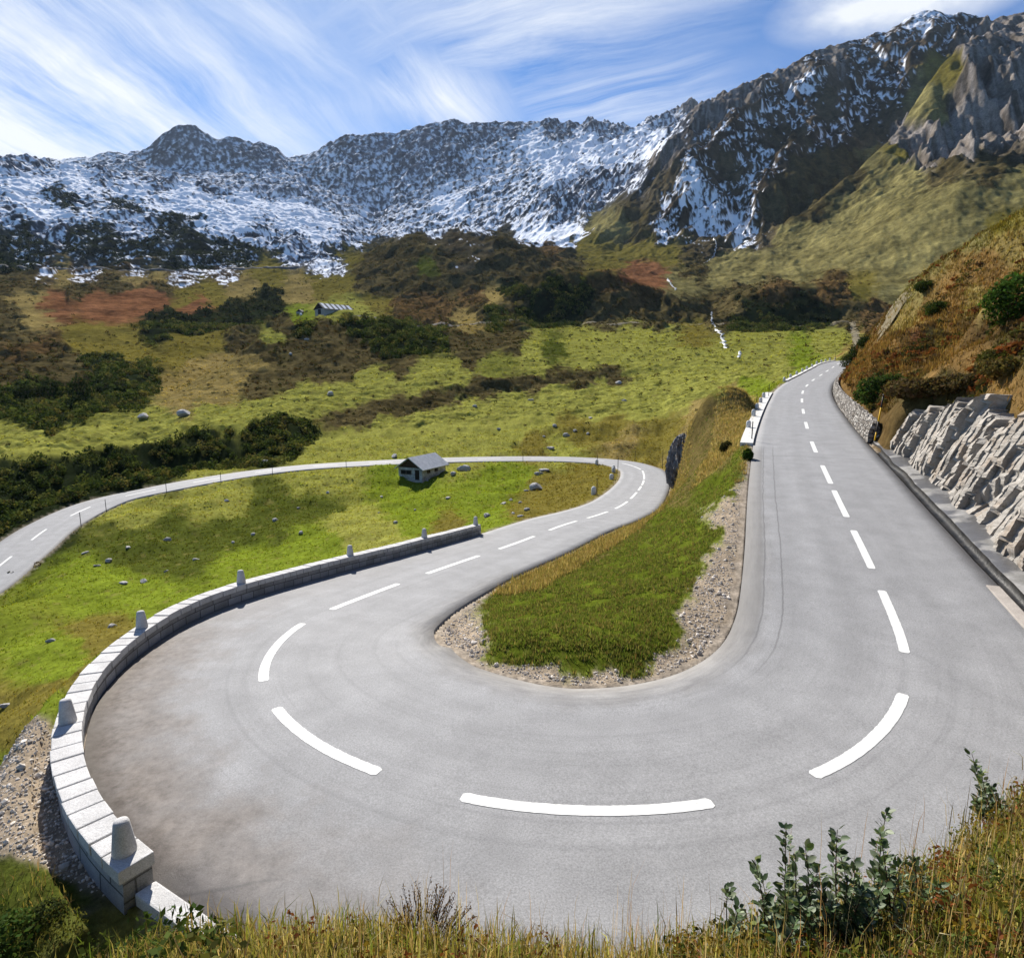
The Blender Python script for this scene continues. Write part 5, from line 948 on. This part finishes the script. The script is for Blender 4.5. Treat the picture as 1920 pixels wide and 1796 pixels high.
# pasture tussocks
def tufts(name, x, y, z, h, w_, nb, cols, label, lean=.5, mat=M_GRASS, segs=1, cat='grass'):
    n = len(x); N = n * nb; X = np.repeat(x, nb); Y = np.repeat(y, nb); Z = np.repeat(z, nb); Hh = np.repeat(h, nb) * RNG.uniform(.55, 1.15, N); Wd = np.repeat(w_, nb) * RNG.uniform(.7, 1.2, N)
    sp = np.repeat(h, nb) * .35; X = X + RNG.normal(0, 1, N) * sp; Y = Y + RNG.normal(0, 1, N) * sp
    a = RNG.uniform(0, 6.28, N); d = RNG.uniform(0, 6.28, N); ln = np.abs(RNG.normal(0, lean, N)); dx_, dy_ = np.cos(d) * ln * Hh, np.sin(d) * ln * Hh; wx, wy = np.cos(a) * Wd / 2, np.sin(a) * Wd / 2
    if segs == 1:
        V = np.stack([np.c_[X - wx, Y - wy, Z - .03], np.c_[X + wx, Y + wy, Z - .03], np.c_[X + dx_, Y + dy_, Z + Hh * np.sqrt(np.maximum(1 - ln * ln * .6, .15))]], 1).reshape(-1, 3); f = np.arange(N * 3).reshape(-1, 3); m = 3
    else:
        zz = Hh * np.sqrt(np.maximum(1 - ln * ln * .6, .15)); V = np.stack([np.c_[X - wx, Y - wy, Z - .03], np.c_[X + wx, Y + wy, Z - .03], np.c_[X + dx_ * .30 + wx * .75, Y + dy_ * .30 + wy * .75, Z + zz * .62], np.c_[X + dx_ * .30 - wx * .75, Y + dy_ * .30 - wy * .75, Z + zz * .62], np.c_[X + dx_, Y + dy_, Z + zz]], 1).reshape(-1, 3); m = 5
    cc = cols if cols.shape[0] == n else cols[RNG.integers(0, len(cols), n)]
    cc = np.repeat(cc, nb, 0) * RNG.uniform(.65, 1.5, (N, 1)) * (1 + RNG.normal(0, .07, (N, 3)))
    if segs == 1: me = npmesh(name, V, f, 3, np.repeat(np.clip(cc, .003, .9), 3, 0), smooth=False)
    else:
        b = np.arange(N)[:, None] * 5; f = np.concatenate([b + np.array([[0, 1, 2]]), b + np.array([[0, 2, 3]]), b + np.array([[3, 2, 4]])]); me = npmesh(name, V, f, 3, np.repeat(np.clip(cc, .003, .9), 5, 0), smooth=False)
    return tag(link(name, me, mat), label, cat, kind='stuff')
nearflag = np.zeros(NR * NCOL, np.float32); nearflag[:NN * NCOL] = (EDGE.ravel() > .28) & ~BANK.ravel()
wG = np.clip(1.25 - EA * 1.6 - AL, 0, 1) * nearflag * inview
wF = np.clip(GR - .35, 0, 1) * far_ok * inview
x, y, z, k = pick(wF, 7000, 105, 420, 1.45); thicket('tussocks', x, y, z, RNG.uniform(.15, .38, len(x)) * np.clip(np.hypot(x, y) / 150, .8, 2.0), 9, .55, COL[k] * RNG.uniform(1.1, 1.7, (len(k), 1)), 'grassy tussocks roughening the far pastures beyond the lower road', (1, 1, .38), M_GRASS, 'grass', own=True)
isl = np.zeros(NR * NCOL, bool); isl[:NN * NCOL] = (OFF > 0) & (SR < S_BEND) & (SR > S_KERB1)
hillm = np.zeros(NR * NCOL, bool); hillm[:NN * NCOL] = (OFF < 0) & (SR < S_HP0 + 8)
mead = (~isl & ~hillm).astype(np.float32)
x, y, z, k = pick(wG * mead, 26000, 12, 135, .9); tufts('grass', x, y, z, RNG.uniform(.06, .15, len(x)) * np.clip(np.hypot(x, y) / 45, .7, 2.0), RNG.uniform(.03, .06, len(x)) * np.clip(np.hypot(x, y) / 30, .8, 3), 4, COL[k] * 1.35, 'short tussocky pasture grass in the meadow around the hut')
x, y, z, k = pick(wG * isl * np.clip(1.1 - 2.0 * EA, .02, 1) * sstep(-.5, .05, fbm(gx / .8, gy / .8, 3, 141)), 28000, 9, 60, .5); tufts('grass', x, y, z, RNG.uniform(.05, .13, len(x)) * np.where(RNG.random(len(x)) < .05, 1.8, 1), RNG.uniform(.018, .04, len(x)), 5, np.array([(.095, .135, .026), (.12, .155, .03), (.075, .105, .024), (.16, .18, .05), (.19, .175, .07), (.09, .09, .035), (.16, .13, .055)]), 'lush green grass on the traffic island inside the hairpin', .6)
dry = np.zeros(NR * NCOL, np.float32); dry[:NN * NCOL] = (OFF > 0) & (SR < S_BEND + 6) & (SR > S_KERB0) & ((SR > S_LL - 3) & (EDGE.ravel() < 2.2) & (EDGE.ravel() > .25) | ((COL[:NN * NCOL, 0] > .13) & (EA[:NN * NCOL] < .15) & (SR < S_RL - 6)))
x, y, z, k = pick(dry * nearflag * inview * (1 - np.clip(EA * 2, 0, 1)), 16000, 14, 90, .6); tufts('dry_grass', x, y, z, RNG.uniform(.14, .32, len(x)), RNG.uniform(.02, .05, len(x)), 5, np.array([(.30, .225, .10), (.24, .18, .075), (.18, .14, .05), (.36, .28, .15), (.14, .13, .04)]), 'tall straw-coloured grass on the knoll and edge between the two roads', .45)
hl = hillm.astype(np.float32) * nearflag * inview; hl[:NN * NCOL] *= EDGE.ravel() > np.where(SR > SA0 - 1, 3.0, 1.2)
x, y, z, k = pick(hl, 30000, 16, 150, 1.0); tufts('dry_grass', x, y, z, RNG.uniform(.18, .42, len(x)) * np.clip(np.hypot(x, y) / 50, .8, 1.5), RNG.uniform(.03, .06, len(x)) * np.clip(np.hypot(x, y) / 35, .8, 2.5), 4, COL[k] * RNG.uniform(.7, 1.3, (len(k), 1)), 'brown and golden autumn grass on the steep slope right of the upper road', .5)
patch = np.zeros(NR * NCOL, np.float32); q = slice(0, NN * NCOL); patch[q] = sstep(.0, .35, fbm(gx[q] / 7, gy[q] / 7, 3, 121)) * hl[q]
x, y, z, k = pick(patch, 1700, 18, 150, 1.1); thicket('bilberry_heath', x, y, z, RNG.uniform(.22, .6, len(x)), 30, .30, [(.07, .045, .02), (.05, .055, .018), (.12, .045, .018), (.08, .07, .022), (.15, .05, .02)], 'low bilberry and heather cushions turning brown and red on the right-hand slope', (1, 1, .6))
def bush(px, py, wpx, hpx, lab, col=(.035, .055, .014), N=2200, mat=M_LEAF, size=.085, group='bushes on the right-hand slope', name='bush'):
    p = hit(px, py); D = math.hypot(p[0], p[1]); w_, h_ = wpx * D / F, hpx * D / F; r_ = w_ / 2; seed = int(px * 7 + py) % 997
    root = empty(name, (p[0], p[1], p[2] - h_ * .05)); tag(root, lab, 'bush', group)
    me = leafball('foliage', N, r_, max(size * r_, .05), col, seed, (1, 1, h_ / w_ * 1.05), mat); link('foliage', me, mat, root)
    mb = MB(); rg_ = random.Random(seed)
    for q in range(7): a = q * .9; mb.tube([(0, 0, -.15), (math.cos(a) * r_ * .25, math.sin(a) * r_ * .25, h_ * .35), (math.cos(a) * r_ * .6, math.sin(a) * r_ * .6, h_ * rg_.uniform(.6, .85))], [.05 * r_, .035 * r_, .01 * r_], 5)
    mb.build('stem', M_STEM, root); return root
for a in [(1895, 588, 74, 62, 'rounded bright green bush high on the right-hand slope at the photo edge', (.040, .075, .016)), (1642, 756, 62, 52, 'green leafy bush above the dry stone wall behind the yellow pole', (.040, .066, .018)), (1672, 735, 44, 34, 'smaller green bush right of the leafy one above the yellow pole', (.045, .070, .02)), (1590, 690, 22, 26, 'dark bush at the far road end right beside the orange-brown board', (.030, .045, .016)), (1605, 672, 26, 26, 'dark bush on the slope just above the far road end', (.028, .042, .015)), (1622, 652, 26, 22, 'low dark bush highest of those by the far road end', (.03, .045, .015)),
          (1716, 742, 90, 30, 'wide brown heather mound above the rock face', (.085, .060, .028)), (1770, 735, 80, 28, 'brown heather mound drooping over the middle of the rock', (.075, .055, .025)), (1818, 726, 64, 24, 'brown heather cushion on the flat top of the rock face', (.085, .065, .03)), (1886, 700, 70, 26, 'golden brown cushion on the rock top at the right edge', (.11, .085, .03)), (1808, 785, 40, 34, 'yellow-green shrub growing in a notch of the rock face', (.10, .10, .022)), (1755, 588, 34, 22, 'small green bush in the middle of the right-hand slope', (.04, .06, .016)), (1870, 690, 50, 30, 'olive shrub over the right part of the rock face', (.06, .06, .018)), (1735, 545, 30, 18, 'small dark bush near the crest of the right-hand slope', (.035, .05, .015)), (1402, 862, 18, 22, 'small green bush at the near end of the white kerb wall', (.035, .07, .014)), (1362, 846, 26, 20, 'dark low bush in the dry grass left of the kerb wall', (.04, .04, .018)),
          (1915, 1075, 40, 46, 'green plant growing at the foot of the rock by the drain channel', (.05, .08, .015))]: bush(*a)
for a in [(98, 752, 34, 40, 'tallest dark alder bush left in the gully at the photo left', (.024, .036, .016)), (152, 752, 34, 42, 'second tall dark alder bush in the left gully, beside a lower one', (.022, .034, .015)), (55, 752, 40, 28, 'broad dark alder bush at the left end of the gully row', (.026, .036, .015)), (215, 742, 50, 26, 'broad low alder bush at the right end of the gully row', (.03, .042, .017))]: bush(*a, N=700, size=.14, group='tall alder bushes in the left gully', name='alder_bush')
# rock outcrop under the knoll
def outcrop():
    c = PY(1277, 868, 64); bmo = bmesh.new(); bmesh.ops.create_icosphere(bmo, subdivisions=5, radius=1); P_ = np.array([v.co for v in bmo.verts])
    th = np.arctan2(P_[:, 1], P_[:, 0]) * 1.6 + P_[:, 2] * .5; k = (ridged(th * 1.9, P_[:, 2] * .5, 4, 61) - .55) * .55 + fbm(th * 5, P_[:, 2] * 2.2, 3, 63) * .16
    P_ = P_ * (1 + k[:, None] * np.array([1, 1, .35])) * np.array([1.35, 1.5, 2.9]); P_[:, 0] += P_[:, 2] * .16; P_[:, 1] += np.maximum(P_[:, 2], 0) * .3
    for v, q in zip(bmo.verts, P_): v.co = q
    me = bpy.data.meshes.new('rock_outcrop'); bmo.to_mesh(me); bmo.free(); o = link('rock_outcrop', me, rockmat('dark_slate', (.15, .15, .155)), loc=(c[0], c[1], c[2] + .1))
    tag(o, 'dark slaty rock outcrop under the dry grass knoll beside the lower bend', 'rock')
outcrop()
# loose stones on bare earth
wE = np.clip(EA - .25, 0, 1) * nearflag * inview
x, y, z, k = pick(wE, 9000, 7, 60, .7); n = len(x); P_ = np.array([v.co for v in BMS[0].vertices]); bmI = bmesh.new(); bmesh.ops.create_icosphere(bmI, subdivisions=1, radius=.5); P_ = np.array([v.co for v in bmI.verts]); Fi = np.array([[v.index for v in f.verts] for f in bmI.faces]); bmI.free()
sz = RNG.uniform(.015, .06, n) * RNG.uniform(.5, 1.3, n) * np.where(RNG.random(n) < .06, 2.2, 1); V = P_[None] * (1 + RNG.normal(0, .16, (n, len(P_), 1))) * sz[:, None, None] * RNG.uniform(.6, 1.2, (n, 1, 3)); V += np.c_[x, y, z + sz * .1][:, None]
cs = np.repeat(np.array([.52, .47, .41])[None] * RNG.uniform(.5, 1.4, (n, 1)), len(P_), 0); me = npmesh('loose_stones', V.reshape(-1, 3), (Fi[None] + (np.arange(n) * len(P_))[:, None, None]).reshape(-1, 3), 3, np.clip(cs, 0, .75), smooth=False)
t = NT('loose_stone'); tag(link('loose_stones', me, t.fin(t.attr('Col', 'Color'), .9)), 'scattered pale stones and gravel on the bare earth beside the road', 'stones', kind='stuff')
# ------------------------------------------------------------------ bank in the foreground
bw = np.zeros(NR * NCOL, np.float32); bw[:NN * NCOL] = BANK.ravel() & (rr1[:NN * NCOL] > 1.2) & (rr1[:NN * NCOL] < 9) & (EDGE.ravel() > .25)
bw *= (av < 1.12)
lb = np.zeros(NR * NCOL, np.float32); lb[:NN * NCOL] = (EDGE.ravel() > .75) & (OFF < 0) & (rr1[:NN * NCOL] < 12) & (rr1[:NN * NCOL] > 1.3); lb *= (PXf < 460) & (PYf > 1700 + np.clip(200 - PXf, 0, 200) * .15) & (PXf > -300)
GC = np.array([(.27, .21, .09), (.36, .285, .14), (.20, .18, .05), (.12, .145, .03), (.15, .155, .04), (.42, .35, .21), (.16, .11, .05), (.24, .20, .07)])
x, y, z, k = pick(bw, 22000, 1.2, 9, 1.0); tufts('foreground_grass', x, y, z, RNG.uniform(.06, .20, len(x)), RNG.uniform(.004, .008, len(x)), 6, GC, 'dry olive and straw grass on the bank at the bottom of the photo', .55, segs=2)
x, y, z, k = pick(lb, 2600, 1.4, 12, .8); tufts('foreground_grass', x, y, z, RNG.uniform(.08, .24, len(x)), RNG.uniform(.007, .014, len(x)), 5, GC[[0, 2, 3, 3, 6]] * .8, 'shaded olive grass and weeds at the bottom left below the wall end', .6, segs=2)
x, y, z, k = pick(lb, 130, 1.4, 12, .8); thicket('weeds', x, y, z, RNG.uniform(.08, .22, len(x)), 110, .12, [(.04, .065, .018), (.06, .08, .02), (.03, .045, .015), (.09, .09, .025)], 'dark leafy weeds at the bottom left corner below the wall end', (1, 1, .9))
x, y, z, k = pick(bw * (PXf > 700), 900, 1.6, 5.5, 1.0); tufts('seed_grass', x, y, z, RNG.uniform(.22, .42, len(x)), RNG.uniform(.0025, .004, len(x)), 3, np.array([(.34, .22, .13), (.30, .19, .11), (.38, .28, .17)]), 'thin pinkish seed stalks of grass rising from the bank', .22, segs=2)
x, y, z, k = pick(bw * (.12 * (PXf > 500) + (PXf > 1250)), 2300, 1.4, 9, 1.0); thicket('bilberry_leaves', x, y, z + RNG.uniform(0, .08, len(x)), RNG.uniform(.04, .11, len(x)), 40, .15, [(.10, .10, .02), (.16, .11, .02), (.05, .07, .018), (.14, .05, .02)], 'small yellow-green and russet leaves among the foreground grass', (1, 1, .9))
def leaf_quads(P0, T, up, L_, W_):
    s_ = T.cross(up).normalized(); nrm = s_.cross(T).normalized()
    return [P0, P0 + T * L_ * .28 + s_ * W_ * .46 + nrm * L_ * .05, P0 + T * L_ * .68 + s_ * W_ * .42 + nrm * L_ * .06, P0 + T * L_ + nrm * L_ * -.03, P0 + T * L_ * .68 - s_ * W_ * .42 + nrm * L_ * .06, P0 + T * L_ * .28 - s_ * W_ * .46 + nrm * L_ * .05, P0 + T * L_ * .5 - nrm * L_ * .01]
M_WIL = leafmat('willow_leaves', .30, True, rough=.5, spec=.25)
def sapling(tips, D, lab, leafL=.058, dens=44, col=(.060, .095, .038)):
    """bushy sapling: stems rising from one root to the given tips (photo pixel, distance)"""
    bx = sum(a for a, b in tips) / len(tips); by = max(b for a, b in tips); cen = PY(bx, 1796, D); gz_ = float(gh(cen[0], cen[1])[0]); root = empty('sapling', (cen[0], cen[1], gz_ - .02)); tag(root, lab, 'sapling', 'leafy saplings on the foreground bank'); B0 = Vector((cen[0], cen[1], gz_ - .02))
    sm = MB(); Vl, Fl, Cl = [], [], []; rg_ = random.Random(int(bx)); cols = []
    for a, b in tips:
        tip = Vector(PY(a, b, D + rg_.uniform(-.12, .12))) - B0; base = Vector((tip.x * .35 + rg_.uniform(-.05, .05), rg_.uniform(-.05, .05), 0)); mid = base.lerp(tip, .5) + Vector((rg_.uniform(-.03, .03), rg_.uniform(-.03, .03), 0))
        pts = [base * (1 - q) ** 2 + mid * 2 * q * (1 - q) + tip * q * q for q in np.linspace(0, 1, 9)]; sm.tube([tuple(q) for q in pts], list(np.linspace(.0042, .0016, 9)), 6)
        Ls = (tip - base).length; nl = int(dens * Ls / .4)
        for i in range(nl):
            f = rg_.uniform(.12, 1.0) if i else 1.0; j = min(int(f * 8), 7); q = pts[j].lerp(pts[j + 1], f * 8 - j) if f < 1 else pts[8]; ang = i * 2.4 + rg_.uniform(-.5, .5); up_ = (pts[min(j + 1, 8)] - pts[j]).normalized()
            T = (Vector((math.cos(ang), math.sin(ang), 0)) * 1.0 + up_ * rg_.uniform(.3, 1.3)).normalized(); L_ = leafL * rg_.uniform(.5, 1.15) * (1.05 - .3 * f); spread = Vector((math.cos(ang), math.sin(ang), rg_.uniform(-.2, .4))) * rg_.uniform(.0, .035) * (1.3 - f)
            st = q + spread
            if spread.length > .012: sm.tube([tuple(q), tuple(st)], [.0018, .0014], 4)
            qv = leaf_quads(st, T, Vector((rg_.gauss(0, .5), rg_.gauss(0, .5), 1)), L_, L_ * .62); b_ = len(Vl); Vl += [tuple(v) for v in qv]; Fl += [(b_, b_ + 1, b_ + 6), (b_ + 1, b_ + 2, b_ + 6), (b_ + 2, b_ + 3, b_ + 6), (b_ + 3, b_ + 4, b_ + 6), (b_ + 4, b_ + 5, b_ + 6), (b_ + 5, b_, b_ + 6)]
            k_ = rg_.uniform(.55, 1.6); pale = rg_.random() < .3; cc = np.array((.20, .235, .15) if pale else col) * k_; cols += [cc] * 7
    sm.build('stem', M_STEM, root, smooth=True); me = npmesh('leaves', np.array(Vl), np.array(Fl), 3, np.clip(np.array(cols), .004, .6), smooth=True); link('leaves', me, M_WIL, root); return root
sapling([(1415, 1612), (1430, 1650), (1455, 1690), (1475, 1700)], 2.7, 'thin sapling with few dark leaves, leftmost of the tall stems')
sapling([(1474, 1552), (1490, 1600), (1470, 1640), (1500, 1680)], 2.65, 'straight sapling with narrow leafy top, second of the tall stems')
sapling([(1510, 1588), (1535, 1630), (1545, 1680), (1520, 1700)], 2.6, 'sapling with one dark leaf at its tip between taller stems')
sapling([(1570, 1555), (1575, 1600), (1600, 1620), (1615, 1660)], 2.6, 'sapling with paired stems in the middle of the foreground shrubs')
sapling([(1662, 1522), (1650, 1560), (1690, 1650), (1640, 1640)], 2.6, 'tallest sapling of the foreground, with big dark leaves at its tip')
sapling([(1365, 1662), (1385, 1700), (1400, 1710), (1360, 1740), (1420, 1730)], 2.7, 'low bushy sapling at the left end of the foreground shrubs')
sapling([(1560, 1700), (1600, 1690), (1640, 1700), (1580, 1740), (1630, 1730), (1680, 1720), (1700, 1700)], 2.45, 'dense low leafy clump in front of the tall saplings', .065, 70)
sapling([(1450, 1740), (1490, 1730), (1520, 1745), (1550, 1760), (1470, 1770)], 2.4, 'dense leafy clump at the bottom edge left of centre of the shrubs', .065, 70)
sapling([(1822, 1412), (1840, 1450), (1860, 1470), (1875, 1500), (1830, 1500), (1850, 1530)], 3.7, 'leafy sapling on the right edge, reaching over the road', .065, 50)
sapling([(1735, 1670), (1760, 1655), (1790, 1680), (1770, 1740), (1720, 1720), (1800, 1730)], 2.6, 'grey-green leafy plant right of the dense shrubs', .055, 60)
sapling([(1830, 1640), (1860, 1620), (1890, 1650), (1845, 1690), (1880, 1700), (1905, 1690)], 2.9, 'yellow-green leafy bush in the bottom right corner', .05, 60, (.10, .11, .025))
sapling([(1690, 1620), (1712, 1600), (1730, 1630), (1700, 1660)], 2.75, 'slender leafy sapling just right of the tallest one', .05, 50)
sapling([(1540, 1660), (1590, 1650), (1620, 1670), (1660, 1660), (1500, 1690), (1560, 1690)], 2.5, 'bushy leafy clump around the feet of the tall saplings', .06, 60)
def dry_tuft(px, py, D, n, h, cols, lab, name, spread=.12, leafy=True):
    p = PY(px, py, D); z_ = float(gh(p[0], p[1])[0]); mb = MB(); Vl, Fl, cl_ = [], [], []; rg_ = random.Random(px); root = empty(name, (p[0], p[1], z_)); tag(root, lab, 'plant')
    for i in range(n):
        a, r_ = rg_.uniform(0, 6.28), rg_.uniform(0, 1) ** .5 * spread; b0 = Vector((math.cos(a) * r_, math.sin(a) * r_, -.01)); tip = b0 * 1.9 + Vector((rg_.gauss(0, .02), rg_.gauss(0, .02), h * rg_.uniform(.5, 1.1) * (1 - .45 * r_ / spread))); mb.tube([tuple(b0), tuple(b0.lerp(tip, .5) + Vector((rg_.gauss(0, .008), 0, 0))), tuple(tip)], [.0022, .0018, .001], 4)
        for q in range(14 if leafy else 0):
            f = rg_.uniform(.25, 1); c_ = b0.lerp(tip, f); an = rg_.uniform(0, 6.28); T = Vector((math.cos(an), math.sin(an), rg_.uniform(.2, 1.5))).normalized(); b_ = len(Vl); qv = leaf_quads(c_, T, Vector((0, 0, 1)) if abs(T.z) < .95 else Vector((1, 0, 0)), .013 * rg_.uniform(.6, 1.4), .006); Vl += [tuple(v) for v in qv]; Fl += [(b_, b_ + 1, b_ + 6), (b_ + 1, b_ + 2, b_ + 6), (b_ + 2, b_ + 3, b_ + 6), (b_ + 3, b_ + 4, b_ + 6), (b_ + 4, b_ + 5, b_ + 6), (b_ + 5, b_, b_ + 6)]; cl_ += [np.array(rg_.choice(cols)) * rg_.uniform(.6, 1.5)] * 7
    mb.build('stem', M_STEM, root)
    if leafy: link('leaves', npmesh('leaves', np.array(Vl), np.array(Fl), 3, np.array(cl_), smooth=False), M_LEAF, root)
    return root
dry_tuft(790, 1740, 2.75, 130, .24, [(.09, .045, .016), (.14, .07, .02), (.06, .05, .018), (.17, .10, .02)], 'reddish brown heather bush rising from the grass at the bottom centre', 'heather', .15)
dry_tuft(955, 1770, 2.7, 5, .28, [(.1, .08, .05)], 'sparse bare grey flower stalks right of the brown heather', 'dry_stalks', .08, False)
dry_tuft(1085, 1770, 2.7, 4, .24, [(.1, .08, .05)], 'thin dark dead stalks at the bottom near the middle dash', 'dry_stalks', .06, False)
for a, b, w_, lab, c_ in [(20, 1780, 90, 'dark green leafy bush in the bottom left corner', (.045, .075, .02)), (95, 1722, 50, 'small dark weed bush on the gravel slope at the bottom left', (.04, .05, .02))]:
    p = hit(a, b, 2.0); w_ = w_ * math.hypot(p[0], p[1]) / F; root = empty('bush', (p[0], p[1], p[2] - .03)); tag(root, lab, 'bush', 'bushes at the bottom left')
    me = leafball('foliage', 900, w_ / 2, .05 * w_, c_, a, (1, 1, .8), M_LEAF); link('foliage', me, M_LEAF, root)
# ==================================================================== air
hz = float(GZ.max()) + 60
mb = MB(); zb_ = float(GZ.min()) - 6; mb.box((0, 1500, (hz + zb_) / 2), (9000, 5400, hz - zb_)); ho = mb.build('haze', None)
hm = bpy.data.materials.new('thin_air'); hm.use_nodes = True; nn = hm.node_tree.nodes; nn.clear(); ou = nn.new('ShaderNodeOutputMaterial'); pv = nn.new('ShaderNodeVolumePrincipled'); pv.inputs['Color'].default_value = (.62, .78, 1, 1); pv.inputs['Density'].default_value = .000015; pv.inputs['Anisotropy'].default_value = .3
hm.node_tree.links.new(pv.outputs[0], ou.inputs['Volume']); ho.data.materials.append(hm); tag(ho, kind='stuff'); ho['label'] = 'thin blue mountain air between the camera and the far snowy ridge'; ho['category'] = 'haze'
